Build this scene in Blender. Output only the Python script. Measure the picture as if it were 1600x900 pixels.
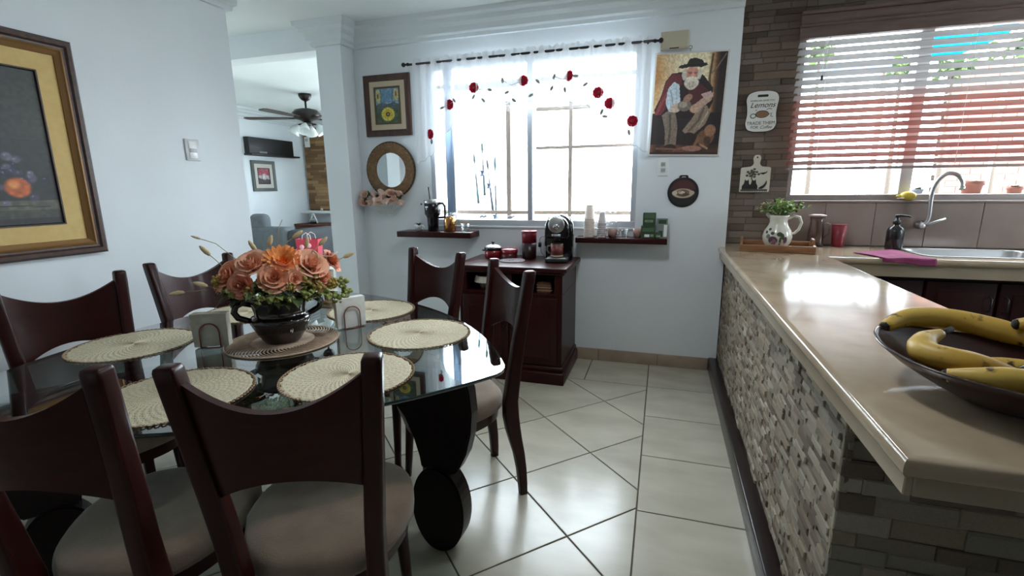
import bpy, bmesh, math, random
import numpy as np
from mathutils import Vector, Matrix
from math import sin, cos, pi, radians, sqrt

for _o in list(bpy.data.objects):
    bpy.data.objects.remove(_o, do_unlink=True)
SC = bpy.context.scene
COL = SC.collection

# ------------------------------------------------------------------ camera
def make_camera():
    yaw, pitch, roll = radians(17.384), radians(11.912), radians(0.611)
    f = Vector((-sin(yaw) * cos(pitch), cos(yaw) * cos(pitch), -sin(pitch)))
    r = Vector((cos(yaw), sin(yaw), 0))
    d = f.cross(r)
    r2 = cos(roll) * r + sin(roll) * d
    d2 = -sin(roll) * r + cos(roll) * d
    m = Matrix((r2, -d2, -f)).transposed().to_4x4()
    m.translation = Vector((0, 0, 1.354))
    cd = bpy.data.cameras.new('camera')
    cd.sensor_width = 36.0
    cd.sensor_fit = 'HORIZONTAL'
    cd.lens = 747.6 / 1600 * 36.0
    cd.clip_start = 0.02
    cam = bpy.data.objects.new('camera', cd)
    cam.matrix_world = m
    COL.objects.link(cam)
    SC.camera = cam
make_camera()

# ------------------------------------------------------------------ world: bright overcast sky
W = bpy.data.worlds.new('overcast_sky')
SC.world = W
W.use_nodes = True
_bg = W.node_tree.nodes['Background']
_bg.inputs['Color'].default_value = (0.88, 0.955, 1.0, 1)
_bg.inputs['Strength'].default_value = 10.0

def portal(name, loc, normal, sx, sy):
    ld = bpy.data.lights.new(name, 'AREA')
    ld.shape = 'RECTANGLE'; ld.size = sx; ld.size_y = sy
    ld.cycles.is_portal = True
    o = bpy.data.objects.new(name, ld)
    o.location = loc
    o.rotation_euler = Vector(normal).to_track_quat('-Z', 'Y').to_euler()
    COL.objects.link(o)
    return o
portal('dining_window_portal', (-1.02, 3.80, 1.68), (0, -1, 0), 1.7, 1.3)
portal('kitchen_window_portal', (2.0, 4.12, 1.78), (0, -1, 0), 2.4, 1.1)
portal('added_living_portal', (-3.6, 7.9, 1.55), (0, -1, 0), 1.8, 1.3)  # from here on, portals of the added openings
portal('added_side_portal', (3.40, 2.9, 1.72), (-1, 0, 0), 0.6, 1.05)
portal('added_hall_portal', (-6.65, 2.0, 1.6), (1, 0, 0), 0.9, 1.0)
portal('added_patio_portal', (-2.42, 4.57, 1.15), (-1, 0, 0), 0.8, 2.3)

SC.view_settings.view_transform = 'Standard'
SC.view_settings.look = 'None'
SC.view_settings.gamma = 1.0
SC.view_settings.use_curve_mapping = False
SC.view_settings.exposure = 1.23
SC.cycles.max_bounces = 12
SC.cycles.diffuse_bounces = 8
SC.cycles.glossy_bounces = 5
SC.cycles.transmission_bounces = 6
SC.cycles.transparent_max_bounces = 24
SC.cycles.caustics_reflective = False
SC.cycles.caustics_refractive = False
SC.cycles.sample_clamp_indirect = 6.0
SC.cycles.use_denoising = True

# ------------------------------------------------------------------ colour and material helpers
def lin(c):
    out = []
    for v in c[:3]:
        v = v / 255.0
        out.append(v / 12.92 if v <= 0.04045 else ((v + 0.055) / 1.055) ** 2.4)
    return tuple(out)

MATS = {}
def mat(name, rgb, rough=0.5, metal=0.0, spec=0.5, rgb2=None, nscale=8.0, ncontrast=0.35, bump=0.0,
        bscale=60.0, coat=0.0, stretch=(1, 1, 1), rand=0.0, trans=0.0, emit=None, coords='Object', detail=4.0, sheen=0.0):
    """Principled material: colour mottled between two tones by noise, fine relief by noise bump."""
    if name in MATS:
        return MATS[name]
    m = bpy.data.materials.new(name)
    m.use_nodes = True
    nt = m.node_tree; N = nt.nodes; L = nt.links
    p = N['Principled BSDF']
    p.inputs['Roughness'].default_value = rough
    p.inputs['Metallic'].default_value = metal
    p.inputs['Specular IOR Level'].default_value = spec
    p.inputs['Coat Weight'].default_value = coat
    p.inputs['Coat Roughness'].default_value = 0.08
    p.inputs['Sheen Weight'].default_value = sheen
    p.inputs['Transmission Weight'].default_value = trans
    c1 = lin(rgb) + (1,)
    p.inputs['Base Color'].default_value = c1
    tc = None
    if rgb2 is not None or bump > 0:
        tc = N.new('ShaderNodeTexCoord')
        mp = N.new('ShaderNodeMapping'); mp.inputs['Scale'].default_value = stretch
        L.new(tc.outputs[coords], mp.inputs['Vector'])
    last = None
    if rgb2 is not None:
        nz = N.new('ShaderNodeTexNoise'); nz.inputs['Scale'].default_value = nscale
        nz.inputs['Detail'].default_value = detail
        L.new(mp.outputs['Vector'], nz.inputs['Vector'])
        cr = N.new('ShaderNodeValToRGB')
        cr.color_ramp.elements[0].position = 0.5 - ncontrast / 2
        cr.color_ramp.elements[1].position = 0.5 + ncontrast / 2
        cr.color_ramp.elements[0].color = c1
        cr.color_ramp.elements[1].color = lin(rgb2) + (1,)
        L.new(nz.outputs['Fac'], cr.inputs['Fac'])
        last = cr.outputs['Color']
    if rand > 0:
        oi = N.new('ShaderNodeObjectInfo')
        mr = N.new('ShaderNodeMapRange')
        mr.inputs['To Min'].default_value = 1 - rand; mr.inputs['To Max'].default_value = 1 + rand
        L.new(oi.outputs['Random'], mr.inputs['Value'])
        hs = N.new('ShaderNodeHueSaturation')
        if last is not None:
            L.new(last, hs.inputs['Color'])
        else:
            hs.inputs['Color'].default_value = c1
        L.new(mr.outputs['Result'], hs.inputs['Value'])
        last = hs.outputs['Color']
    if last is not None:
        L.new(last, p.inputs['Base Color'])
    if bump > 0:
        nb = N.new('ShaderNodeTexNoise'); nb.inputs['Scale'].default_value = bscale
        nb.inputs['Detail'].default_value = 5.0
        L.new(mp.outputs['Vector'], nb.inputs['Vector'])
        b = N.new('ShaderNodeBump'); b.inputs['Strength'].default_value = bump
        b.inputs['Distance'].default_value = 0.01
        L.new(nb.outputs['Fac'], b.inputs['Height'])
        L.new(b.outputs['Normal'], p.inputs['Normal'])
    if emit:
        p.inputs['Emission Color'].default_value = lin(emit[0]) + (1,)
        p.inputs['Emission Strength'].default_value = emit[1]
    MATS[name] = m
    return m

def glass_mat(name, tint=(255, 255, 255), refl=0.06, rough=0.0, edge=None):
    """Thin clear pane: light passes straight through with a tint, a Fresnel share is mirrored."""
    if name in MATS:
        return MATS[name]
    m = bpy.data.materials.new(name); m.use_nodes = True
    nt = m.node_tree; N = nt.nodes; L = nt.links
    N.remove(N['Principled BSDF'])
    out = N['Material Output']
    t = N.new('ShaderNodeBsdfTransparent'); t.inputs['Color'].default_value = lin(tint) + (1,)
    g = N.new('ShaderNodeBsdfGlossy'); g.inputs['Roughness'].default_value = rough
    fr = N.new('ShaderNodeFresnel')
    ge = N.new('ShaderNodeNewGeometry'); mr = N.new('ShaderNodeMapRange')
    mr.inputs['To Min'].default_value = 1.5; mr.inputs['To Max'].default_value = 1 / 1.5
    L.new(ge.outputs['Backfacing'], mr.inputs['Value']); L.new(mr.outputs['Result'], fr.inputs['IOR'])
    mx = N.new('ShaderNodeMath'); mx.operation = 'MULTIPLY'
    mx.inputs[1].default_value = refl / 0.04
    mx.use_clamp = True
    L.new(fr.outputs['Fac'], mx.inputs[0])
    mix = N.new('ShaderNodeMixShader')
    L.new(mx.outputs[0], mix.inputs['Fac'])
    L.new(t.outputs[0], mix.inputs[1]); L.new(g.outputs[0], mix.inputs[2])
    L.new(mix.outputs[0], out.inputs['Surface'])
    MATS[name] = m
    return m

def sheer_mat(name, rgb, alpha, transl=0.5):
    if name in MATS:
        return MATS[name]
    m = bpy.data.materials.new(name); m.use_nodes = True
    nt = m.node_tree; N = nt.nodes; L = nt.links
    N.remove(N['Principled BSDF'])
    out = N['Material Output']
    d = N.new('ShaderNodeBsdfDiffuse'); d.inputs['Color'].default_value = lin(rgb) + (1,)
    tl = N.new('ShaderNodeBsdfTranslucent'); tl.inputs['Color'].default_value = lin(rgb) + (1,)
    t = N.new('ShaderNodeBsdfTransparent')
    a = N.new('ShaderNodeMixShader'); a.inputs['Fac'].default_value = transl
    L.new(d.outputs[0], a.inputs[1]); L.new(tl.outputs[0], a.inputs[2])
    b = N.new('ShaderNodeMixShader'); b.inputs['Fac'].default_value = alpha
    L.new(t.outputs[0], b.inputs[1]); L.new(a.outputs[0], b.inputs[2])
    L.new(b.outputs[0], out.inputs['Surface'])
    MATS[name] = m
    return m

def print_mat():
    """Flat print: colour carried by the picture's own pigment attribute."""
    if 'printed_picture' in MATS:
        return MATS['printed_picture']
    m = bpy.data.materials.new('printed_picture'); m.use_nodes = True
    nt = m.node_tree; N = nt.nodes; L = nt.links
    p = N['Principled BSDF']; p.inputs['Roughness'].default_value = 0.45
    a = N.new('ShaderNodeAttribute'); a.attribute_name = 'pigment'
    L.new(a.outputs['Color'], p.inputs['Base Color'])
    MATS['printed_picture'] = m
    return m

# ------------------------------------------------------------------ object helpers
def new_obj(name, me, parent=None, loc=None, rot=None, scale=None):
    o = bpy.data.objects.new(name, me)
    COL.objects.link(o)
    if parent is not None:
        o.parent = parent
    if loc is not None: o.location = loc
    if rot is not None: o.rotation_euler = rot
    if scale is not None: o.scale = scale
    return o

def tag(o, label, cat, group=None):
    o['label'] = label; o['category'] = cat
    if group: o['group'] = group
    return o

def thing(name, label, cat, loc=(0, 0, 0), rotz=0.0, group=None):
    o = bpy.data.objects.new(name, None)
    o.empty_display_size = 0.05
    COL.objects.link(o)
    o.location = loc; o.rotation_euler = (0, 0, rotz)
    return tag(o, label, cat, group)

def structure(o):
    o['kind'] = 'structure'
    return o

def copy_tree(o, parent=None):
    c = o.copy(); COL.objects.link(c)
    c.parent = parent
    for ch in list(o.children):
        copy_tree(ch, c)
    return c

class MB:
    """Collects shapes into one mesh."""
    def __init__(self):
        self.v = []; self.f = []; self.sm = []
    def add(self, verts, faces, smooth=False, M=None):
        n = len(self.v)
        if M is not None:
            verts = [tuple(M @ Vector(p)) for p in verts]
        self.v += [tuple(p) for p in verts]
        self.f += [tuple(i + n for i in f) for f in faces]
        self.sm += [smooth] * len(faces)
        return self
    def box(self, x0, x1, y0, y1, z0, z1, M=None):
        v = [(x0, y0, z0), (x1, y0, z0), (x1, y1, z0), (x0, y1, z0), (x0, y0, z1), (x1, y0, z1), (x1, y1, z1), (x0, y1, z1)]
        f = [(0, 3, 2, 1), (4, 5, 6, 7), (0, 1, 5, 4), (1, 2, 6, 5), (2, 3, 7, 6), (3, 0, 4, 7)]
        return self.add(v, f, False, M)
    def bbox(self, x0, x1, y0, y1, z0, z1, b=0.005, seg=2, M=None):
        bm = bmesh.new()
        bmesh.ops.create_cube(bm, size=1.0)
        for v in bm.verts:
            v.co = Vector((x0 + (v.co.x + .5) * (x1 - x0), y0 + (v.co.y + .5) * (y1 - y0), z0 + (v.co.z + .5) * (z1 - z0)))
        b = min(b, 0.49 * min(abs(x1 - x0), abs(y1 - y0), abs(z1 - z0)))
        bmesh.ops.bevel(bm, geom=list(bm.edges), offset=b, segments=seg, affect='EDGES', profile=0.5)
        bm.verts.index_update()
        self.add([v.co[:] for v in bm.verts], [[v.index for v in f.verts] for f in bm.faces], seg > 1, M)
        bm.free()
        return self
    def prism(self, pts, z0, z1, M=None, smooth=False):
        n = len(pts)
        v = [(x, y, z0) for x, y in pts] + [(x, y, z1) for x, y in pts]
        f = [tuple(range(n))[::-1], tuple(range(n, 2 * n))]
        self.add(v, f, False, M)
        k = len(self.v) - 2 * n
        for i in range(n):
            j = (i + 1) % n
            self.f.append((k + i, k + j, k + n + j, k + n + i)); self.sm.append(smooth)
        return self
    def lathe(self, prof, seg=28, M=None, smooth=True, sx=1.0, sy=1.0):
        """prof: list of (r, z) bottom to top (may return inside); caps where r is ~0 or at ends."""
        v = []; f = []
        n = len(prof)
        for r, z in prof:
            for k in range(seg):
                a = 2 * pi * k / seg
                v.append((r * cos(a) * sx, r * sin(a) * sy, z))
        for i in range(n - 1):
            for k in range(seg):
                k2 = (k + 1) % seg
                f.append((i * seg + k, i * seg + k2, (i + 1) * seg + k2, (i + 1) * seg + k))
        if prof[0][0] > 1e-5:
            f.append(tuple(range(seg))[::-1])
        if prof[-1][0] > 1e-5:
            f.append(tuple(range((n - 1) * seg, n * seg)))
        return self.add(v, f, smooth, M)
    def tube(self, pts, rad, seg=10, M=None, caps=True, closed=False, flat=1.0):
        """Tube along points; rad scalar or list."""
        P = [Vector(p) for p in pts]; n = len(P)
        R = rad if isinstance(rad, (list, tuple)) else [rad] * n
        v = []; f = []
        up = None
        for i in range(n):
            if closed:
                t = P[(i + 1) % n] - P[i - 1]
            else:
                t = P[min(i + 1, n - 1)] - P[max(i - 1, 0)]
            t.normalize()
            if up is None:
                up = Vector((0, 0, 1)) if abs(t.z) < 0.9 else Vector((1, 0, 0))
            s = t.cross(up)
            if s.length < 1e-6:
                s = t.orthogonal()
            s.normalize(); u = s.cross(t); up = u
            for k in range(seg):
                a = 2 * pi * k / seg
                v.append(tuple(P[i] + s * cos(a) * R[i] + u * sin(a) * R[i] * flat))
        m = n if closed else n - 1
        for i in range(m):
            i2 = (i + 1) % n
            for k in range(seg):
                k2 = (k + 1) % seg
                f.append((i * seg + k, i * seg + k2, i2 * seg + k2, i2 * seg + k))
        if caps and not closed:
            f.append(tuple(range(seg))[::-1]); f.append(tuple(range((n - 1) * seg, n * seg)))
        return self.add(v, f, True, M)
    def grid(self, fn, nu, nv, M=None, smooth=True, wrap=False):
        v = [fn(i / nu, j / nv) for j in range(nv + 1) for i in range(nu + 1)]
        f = [(j * (nu + 1) + i, j * (nu + 1) + i + 1, (j + 1) * (nu + 1) + i + 1, (j + 1) * (nu + 1) + i)
             for j in range(nv) for i in range(nu)]
        return self.add(v, f, smooth, M)
    def sphere(self, c, r, seg=12, rings=8, sc=(1, 1, 1), M=None):
        v = []; f = []
        for j in range(rings + 1):
            t = pi * j / rings
            for k in range(seg):
                a = 2 * pi * k / seg
                v.append((c[0] + r * sc[0] * sin(t) * cos(a), c[1] + r * sc[1] * sin(t) * sin(a), c[2] - r * sc[2] * cos(t)))
        for j in range(rings):
            for k in range(seg):
                k2 = (k + 1) % seg
                f.append((j * seg + k, j * seg + k2, (j + 1) * seg + k2, (j + 1) * seg + k))
        return self.add(v, f, True, M)
    def mesh(self, name, material, merge=False):
        me = bpy.data.meshes.new(name)
        me.from_pydata(self.v, [], self.f)
        me.polygons.foreach_set('use_smooth', self.sm)
        if material is not None:
            for mm in (material if isinstance(material, (list, tuple)) else [material]):
                me.materials.append(mm)
        if merge:
            bm = bmesh.new(); bm.from_mesh(me)
            bmesh.ops.remove_doubles(bm, verts=bm.verts, dist=1e-5)
            bmesh.ops.recalc_face_normals(bm, faces=bm.faces)
            bm.to_mesh(me); bm.free()
        me.update()
        return me
    def build(self, name, material, parent=None, loc=None, rot=None, merge=False):
        return new_obj(name, self.mesh(name, material, merge), parent, loc, rot)

def sharp_by_angle(o, ang=35):
    m = o.data
    bm = bmesh.new(); bm.from_mesh(m)
    for e in bm.edges:
        if len(e.link_faces) == 2 and e.calc_face_angle(0) > radians(ang):
            e.smooth = False
    bm.to_mesh(m); bm.free()
    return o

def round_poly(pts, r, seg=5):
    """Rounds the corners of a 2-D polygon."""
    out = []
    n = len(pts)
    for i in range(n):
        p0 = Vector(pts[i - 1]); p = Vector(pts[i]); p1 = Vector(pts[(i + 1) % n])
        rr = r[i] if isinstance(r, (list, tuple)) else r
        d0 = (p0 - p); d1 = (p1 - p)
        a = min(rr, d0.length * .45, d1.length * .45)
        A = p + d0.normalized() * a; B = p + d1.normalized() * a
        for k in range(seg + 1):
            t = k / seg
            q = A * (1 - t) ** 2 + p * 2 * t * (1 - t) + B * t * t
            out.append((q.x, q.y))
    return out

def text_mesh(body, size, name, material, extrude=0.0006, align='CENTER', shear=0.0):
    cu = bpy.data.curves.new(name, 'FONT')
    cu.body = body; cu.size = size; cu.extrude = extrude
    cu.align_x = align; cu.align_y = 'CENTER'; cu.shear = shear
    o = bpy.data.objects.new(name, cu); COL.objects.link(o)
    dg = bpy.context.evaluated_depsgraph_get()
    me = bpy.data.meshes.new_from_object(o.evaluated_get(dg))
    bpy.data.objects.remove(o, do_unlink=True)
    me.materials.clear(); me.materials.append(material)
    return me

# ------------------------------------------------------------------ printed pictures
_rng = np.random.RandomState(7)
class Canvas:
    def __init__(self, nx, ny, rgb):
        self.nx, self.ny = nx, ny
        self.a = np.zeros((ny, nx, 3)); self.a[:] = rgb
        self.x, self.y = np.meshgrid((np.arange(nx) + .5) / nx, (np.arange(ny) + .5) / ny)
        self.asp = ny / nx
    def noise(self, n, amp=1.0, ny=None):
        ny = ny or n
        g = _rng.rand(ny + 2, n + 2)
        fx = self.x * n; fy = self.y * ny
        ix = fx.astype(int); iy = fy.astype(int); tx = fx - ix; ty = fy - iy
        tx = tx * tx * (3 - 2 * tx); ty = ty * ty * (3 - 2 * ty)
        return amp * ((g[iy, ix] * (1 - tx) + g[iy, ix + 1] * tx) * (1 - ty) + (g[iy + 1, ix] * (1 - tx) + g[iy + 1, ix + 1] * tx) * ty)
    def put(self, m, rgb):
        m = np.clip(m, 0, 1)[..., None]
        self.a = self.a * (1 - m) + np.array(rgb, float) * m
        return self
    def ell(self, cx, cy, rx, ry, rgb, rot=0.0, soft=0.15, op=1.0):
        dx = self.x - cx; dy = (self.y - cy)
        c, s = cos(radians(rot)), sin(radians(rot))
        # keep the rotation undistorted by the sheet's own proportions
        dy2 = dy * self.asp
        u = (dx * c + dy2 * s) / rx; v = (-dx * s + dy2 * c) / (ry * self.asp)
        d = np.sqrt(u * u + v * v)
        return self.put((1 - d) / soft + .5, rgb) if op == 1 else self.put(np.clip((1 - d) / soft + .5, 0, 1) * op, rgb)
    def poly(self, pts, rgb, op=1.0):
        ins = np.zeros(self.x.shape, bool)
        n = len(pts)
        for i in range(n):
            x0, y0 = pts[i]; x1, y1 = pts[(i + 1) % n]
            if y0 == y1: continue
            c = ((y0 > self.y) != (y1 > self.y)) & (self.x < (x1 - x0) * (self.y - y0) / (y1 - y0) + x0)
            ins ^= c
        return self.put(ins * op, rgb)
    def line(self, pts, w, rgb, op=1.0):
        for (x0, y0), (x1, y1) in zip(pts[:-1], pts[1:]):
            dx, dy = x1 - x0, (y1 - y0) * self.asp
            L2 = dx * dx + dy * dy + 1e-9
            t = np.clip(((self.x - x0) * dx + (self.y - y0) * self.asp * dy) / L2, 0, 1)
            d = np.hypot(self.x - x0 - t * dx, (self.y - y0) * self.asp - t * dy)
            self.put(np.clip((w - d) / (w * .5), 0, 1) * op, rgb)
        return self
    def speckle(self, amp, n=40):
        self.a = self.a * (1 + (self.noise(n, 1, int(n * self.asp))[..., None] - .5) * amp)
        return self

def print_sheet(name, cv, w, h, parent, M, thick=0.0015):
    """A flat printed sheet w x h centred in its local XY plane, colours from the canvas."""
    nx, ny = cv.nx, cv.ny
    X, Y = np.meshgrid(np.linspace(-w / 2, w / 2, nx + 1), np.linspace(-h / 2, h / 2, ny + 1))
    V = np.stack([X.ravel(), Y.ravel(), np.full(X.size, thick / 2)], 1)
    i = np.arange(ny)[:, None] * (nx + 1) + np.arange(nx)[None]
    F = np.stack([i, i + 1, i + nx + 2, i + nx + 1], -1).reshape(-1, 4)
    me = bpy.data.meshes.new(name)
    nb = len(V)
    back = [(-w / 2, -h / 2, -thick / 2), (w / 2, -h / 2, -thick / 2), (w / 2, h / 2, -thick / 2), (-w / 2, h / 2, -thick / 2)]
    me.from_pydata([tuple(p) for p in V] + back, [], [tuple(int(q) for q in f) for f in F] + [(nb + 3, nb + 2, nb + 1, nb)])
    at = me.attributes.new('pigment', 'FLOAT_COLOR', 'FACE')
    c = np.clip(cv.a.reshape(-1, 3), 0, 255) / 255.0
    c = np.where(c <= .04045, c / 12.92, ((c + .055) / 1.055) ** 2.4)
    full = np.ones((len(F) + 1, 4)); full[:-1, :3] = c; full[-1, :3] = .6
    at.data.foreach_set('color', full.astype(np.float32).ravel())
    me.materials.append(print_mat())
    o = new_obj(name, me, parent)
    o.matrix_local = M
    return o

def frame_M(loc, xdir, ydir):
    x = Vector(xdir).normalized(); y = Vector(ydir).normalized(); z = x.cross(y)
    m = Matrix((x, y, z)).transposed().to_4x4(); m.translation = Vector(loc)
    return m

# ------------------------------------------------------------------ materials of the place
M_WALL = mat('wall_paint', (226, 231, 234), 0.62, rgb2=(220, 225, 229), nscale=2.0, bump=0.04, bscale=90)
M_CEIL = mat('ceiling_paint', (230, 235, 235), 0.7, rgb2=(224, 230, 230), nscale=1.5)
M_TRIM = mat('trim_paint', (214, 220, 222), 0.55)
M_GROUT = mat('floor_grout', (92, 86, 78), 0.9)
M_TILE = mat('floor_tile', (192, 186, 170), 0.23, rgb2=(166, 159, 143), nscale=3.2, ncontrast=0.6, coat=0.05, spec=.4, rand=0.035, stretch=(1, 2.2, 1), detail=7)
M_BASE = mat('baseboard_tile', (168, 150, 132), 0.3, rgb2=(150, 132, 115), nscale=6)
M_COUNTER = mat('counter_stone', (188, 168, 142), 0.13, spec=.6, rgb2=(156, 135, 112), nscale=7, ncontrast=0.6, coat=0.12, detail=8)
M_FASCIA = mat('fascia_tile', (176, 160, 138), 0.28, rgb2=(152, 136, 114), nscale=5, ncontrast=0.6)
M_WOOD = mat('mahogany', (54, 14, 12), 0.36, rgb2=(33, 8, 7), nscale=5, ncontrast=0.7, stretch=(9, 9, 1.2), coat=0.07, spec=.22)
M_WOODH = mat('mahogany_lengthwise', (58, 16, 13), 0.36, rgb2=(36, 9, 8), nscale=5, ncontrast=0.7, stretch=(1.2, 9, 9), coat=0.07, spec=.22)
M_WENGE = mat('dark_table_wood', (24, 9, 8), 0.38, rgb2=(17, 6, 6), nscale=5, stretch=(8, 8, 1), coat=0.05, spec=.25)
M_PLINTH = mat('dark_plinth_tile', (40, 28, 25), 0.3, rgb2=(32, 22, 20), nscale=5)
M_FABRIC = mat('seat_fabric', (132, 113, 95), 0.9, rgb2=(118, 99, 83), nscale=14, bump=0.25, bscale=260, sheen=0.35)
M_ALU = mat('aluminium_frame', (196, 202, 210), 0.35, metal=0.15)
M_WHITEP = mat('white_plastic', (226, 228, 226), 0.35)
M_BLACK = mat('black_gloss', (14, 14, 17), 0.18)
M_BLACKM = mat('black_matt', (20, 20, 22), 0.5)
M_CHROME = mat('chrome', (205, 206, 210), 0.16, metal=1.0)
M_STEEL = mat('brushed_steel', (190, 188, 188), 0.34, metal=1.0)
M_PANE = glass_mat('window_glass', (250, 253, 255), 0.05)
M_CLEAR = glass_mat('drinking_glass', (246, 249, 249), 0.07)
M_TABLEGLASS = glass_mat('table_glass', (206, 220, 217), 0.10)
M_GLASSEDGE = mat('glass_edge', (20, 46, 44), 0.1, coat=0.5)

CEIL = 2.63
CROWN = [(0.0, 2.462), (0.028, 2.462), (0.032, 2.486), (0.05, 2.498), (0.054, 2.535), (0.082, 2.556), (0.088, 2.585), (0.115, 2.600), (0.12, CEIL), (0.0, CEIL)]

def crown(name, path):
    """Moulding swept along a plan polyline, offset to the right of its direction, mitred."""
    P = [Vector(p) for p in path]
    n = len(P)
    mb = MB()
    rows = []
    for i in range(n):
        ds = []
        if i > 0: ds.append((P[i] - P[i - 1]).normalized())
        if i < n - 1: ds.append((P[i + 1] - P[i]).normalized())
        ns = [Vector((d.y, -d.x)) for d in ds]
        if len(ns) == 2:
            m = ns[0] + ns[1]; m = m / (1 + ns[0].dot(ns[1]))
        else:
            m = ns[0]
        rows.append([(P[i].x + m.x * o, P[i].y + m.y * o, z) for o, z in CROWN])
    k = len(CROWN)
    v = sum(rows, []); f = []
    for i in range(n - 1):
        for j in range(k - 1):
            f.append((i * k + j, (i + 1) * k + j, (i + 1) * k + j + 1, i * k + j + 1))
    f.append(tuple(range(k))); f.append(tuple(range((n - 1) * k, n * k))[::-1])
    mb.add(v, f)
    return structure(mb.build(name, M_TRIM))

def wall_with_hole(name, x0, x1, y0, y1, z0, z1, hx0, hx1, hz0, hz1, m=None, axis='X'):
    """Wall running along X (or Y) with one rectangular opening, one mesh."""
    mb = MB()
    def b(a0, a1, c0, c1):
        if a1 - a0 < 1e-4 or c1 - c0 < 1e-4: return
        if axis == 'X': mb.box(a0, a1, y0, y1, c0, c1)
        else: mb.box(x0, x1, a0, a1, c0, c1)
    A0, A1 = (x0, x1) if axis == 'X' else (y0, y1)
    b(A0, hx0, z0, z1); b(hx1, A1, z0, z1); b(hx0, hx1, z0, hz0); b(hx0, hx1, hz1, z1)
    return structure(mb.build(name, m or M_WALL))

# floor slabs
floor = structure(MB().box(-2.85, 3.3, -2.3, 4.1, -0.12, -0.006).build('floor', M_GROUT))
floor_l = structure(MB().box(-6.6, -2.85, -2.3, 7.9, -0.12, 0.0).build('floor_living', M_TILE))
structure(MB().box(-2.85, -2.45, 3.9, 7.9, -0.12, 0.0).build('floor_threshold', M_TILE))
floor_k = structure(MB().box(0.95, 3.3, -2.3, 4.1, -0.006, 0.0).build('floor_kitchen', M_TILE))

# ceilings
structure(MB().box(-2.85, 3.4, -2.45, 3.8, CEIL, CEIL + .15).build('ceiling', M_CEIL))
structure(MB().box(0.28, 3.4, 3.8, 4.2, CEIL, CEIL + .15).build('ceiling_kitchen', M_CEIL))
structure(MB().box(-6.7, -2.85, -2.45, 7.95, CEIL, CEIL + .15).build('ceiling_living', M_CEIL))
structure(MB().box(-2.85, -2.4, 3.8, 7.95, CEIL, CEIL + .15).build('ceiling_threshold', M_CEIL))

# walls
wall_left = structure(MB().box(-2.85, -2.70, -2.3, 2.63, 0, CEIL).build('wall_left', M_WALL))
wall_back = wall_with_hole('wall_back', -2.60, 0.434, 3.654, 3.80, 0, CEIL, -1.83, -0.19, 1.045, 2.31)
structure(MB().box(0.30, 0.434, 3.80, 3.96, 0, CEIL).build('wall_return', M_WALL))
wall_kitchen = wall_with_hole('wall_kitchen', 0.30, 3.30, 3.95, 4.10, 0, CEIL, 0.845, 3.0, 1.235, 2.36)
wall_with_hole('wall_right', 3.20, 3.35, -2.3, 3.95, 0, CEIL, 2.6, 3.2, 1.2, 2.25, axis='Y')
structure(MB().box(-2.85, 3.35, -2.45, -2.3, 0, CEIL).build('wall_rear', M_WALL))
structure(MB().box(-2.715, -2.487, 3.49, 3.80, 0, CEIL).build('wall_pillar', M_WALL))
structure(MB().box(-6.45, -2.715, 3.52, 3.70, 2.45, CEIL).build('wall_beam', M_WALL))
wall_with_hole('wall_living', -6.60, -6.45, -2.3, 7.85, 0, CEIL, 1.55, 2.45, 1.1, 2.1, axis='Y')
wall_far = wall_with_hole('wall_far', -6.60, -2.45, 7.70, 7.85, 0, CEIL, -4.5, -2.7, 0.9, 2.2)
wall_with_hole('wall_patio', -2.60, -2.45, 3.80, 7.70, 0, CEIL, 4.17, 4.97, 0.0, 2.3, axis='Y')
structure(MB().box(-6.60, -2.85, -2.45, -2.3, 0, CEIL).build('wall_entrance', M_WALL))
crown('trim_1', [(-2.715, 3.654), (-2.715, 3.49), (-2.487, 3.49), (-2.487, 3.654), (0.434, 3.654)])
crown('trim_2', [(-2.70, -2.3), (-2.70, 2.63), (-2.85, 2.63)])
crown('trim_3', [(-6.45, 3.70), (-6.45, 7.70), (-2.60, 7.70)])

# ------------------------------------------------------------------ floor tiles, each its own piece
def clip(poly, a, b, c):
    """Keep a*x + b*y <= c."""
    out = []
    n = len(poly)
    for i in range(n):
        p, q = poly[i], poly[(i + 1) % n]
        dp = a * p[0] + b * p[1] - c; dq = a * q[0] + b * q[1] - c
        if dp <= 0: out.append(p)
        if (dp < 0) != (dq < 0) and abs(dp - dq) > 1e-9:
            t = dp / (dp - dq)
            out.append((p[0] + t * (q[0] - p[0]), p[1] + t * (q[1] - p[1])))
    return out

def poly_area(p):
    return abs(sum(p[i - 1][0] * p[i][1] - p[i][0] * p[i - 1][1] for i in range(len(p)))) / 2

def tile_mesh(poly):
    n = len(poly)
    c = (sum(p[0] for p in poly) / n, sum(p[1] for p in poly) / n)
    e = 0.0022
    mb = MB()
    inner = []
    for p in poly:
        d = Vector((c[0] - p[0], c[1] - p[1])); l = d.length
        inner.append((p[0] + d.x / l * e * 1.3, p[1] + d.y / l * e * 1.3))
    v = [(x, y, -0.006) for x, y in poly] + [(x, y, -0.0012) for x, y in poly] + [(x, y, 0.0) for x, y in inner]
    f = [tuple(range(2 * n, 3 * n))]
    for i in range(n):
        j = (i + 1) % n
        f.append((i, j, n + j, n + i)); f.append((n + i, n + j, 2 * n + j, 2 * n + i))
    mb.add(v, f)
    return mb.mesh('tile', M_TILE)

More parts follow.
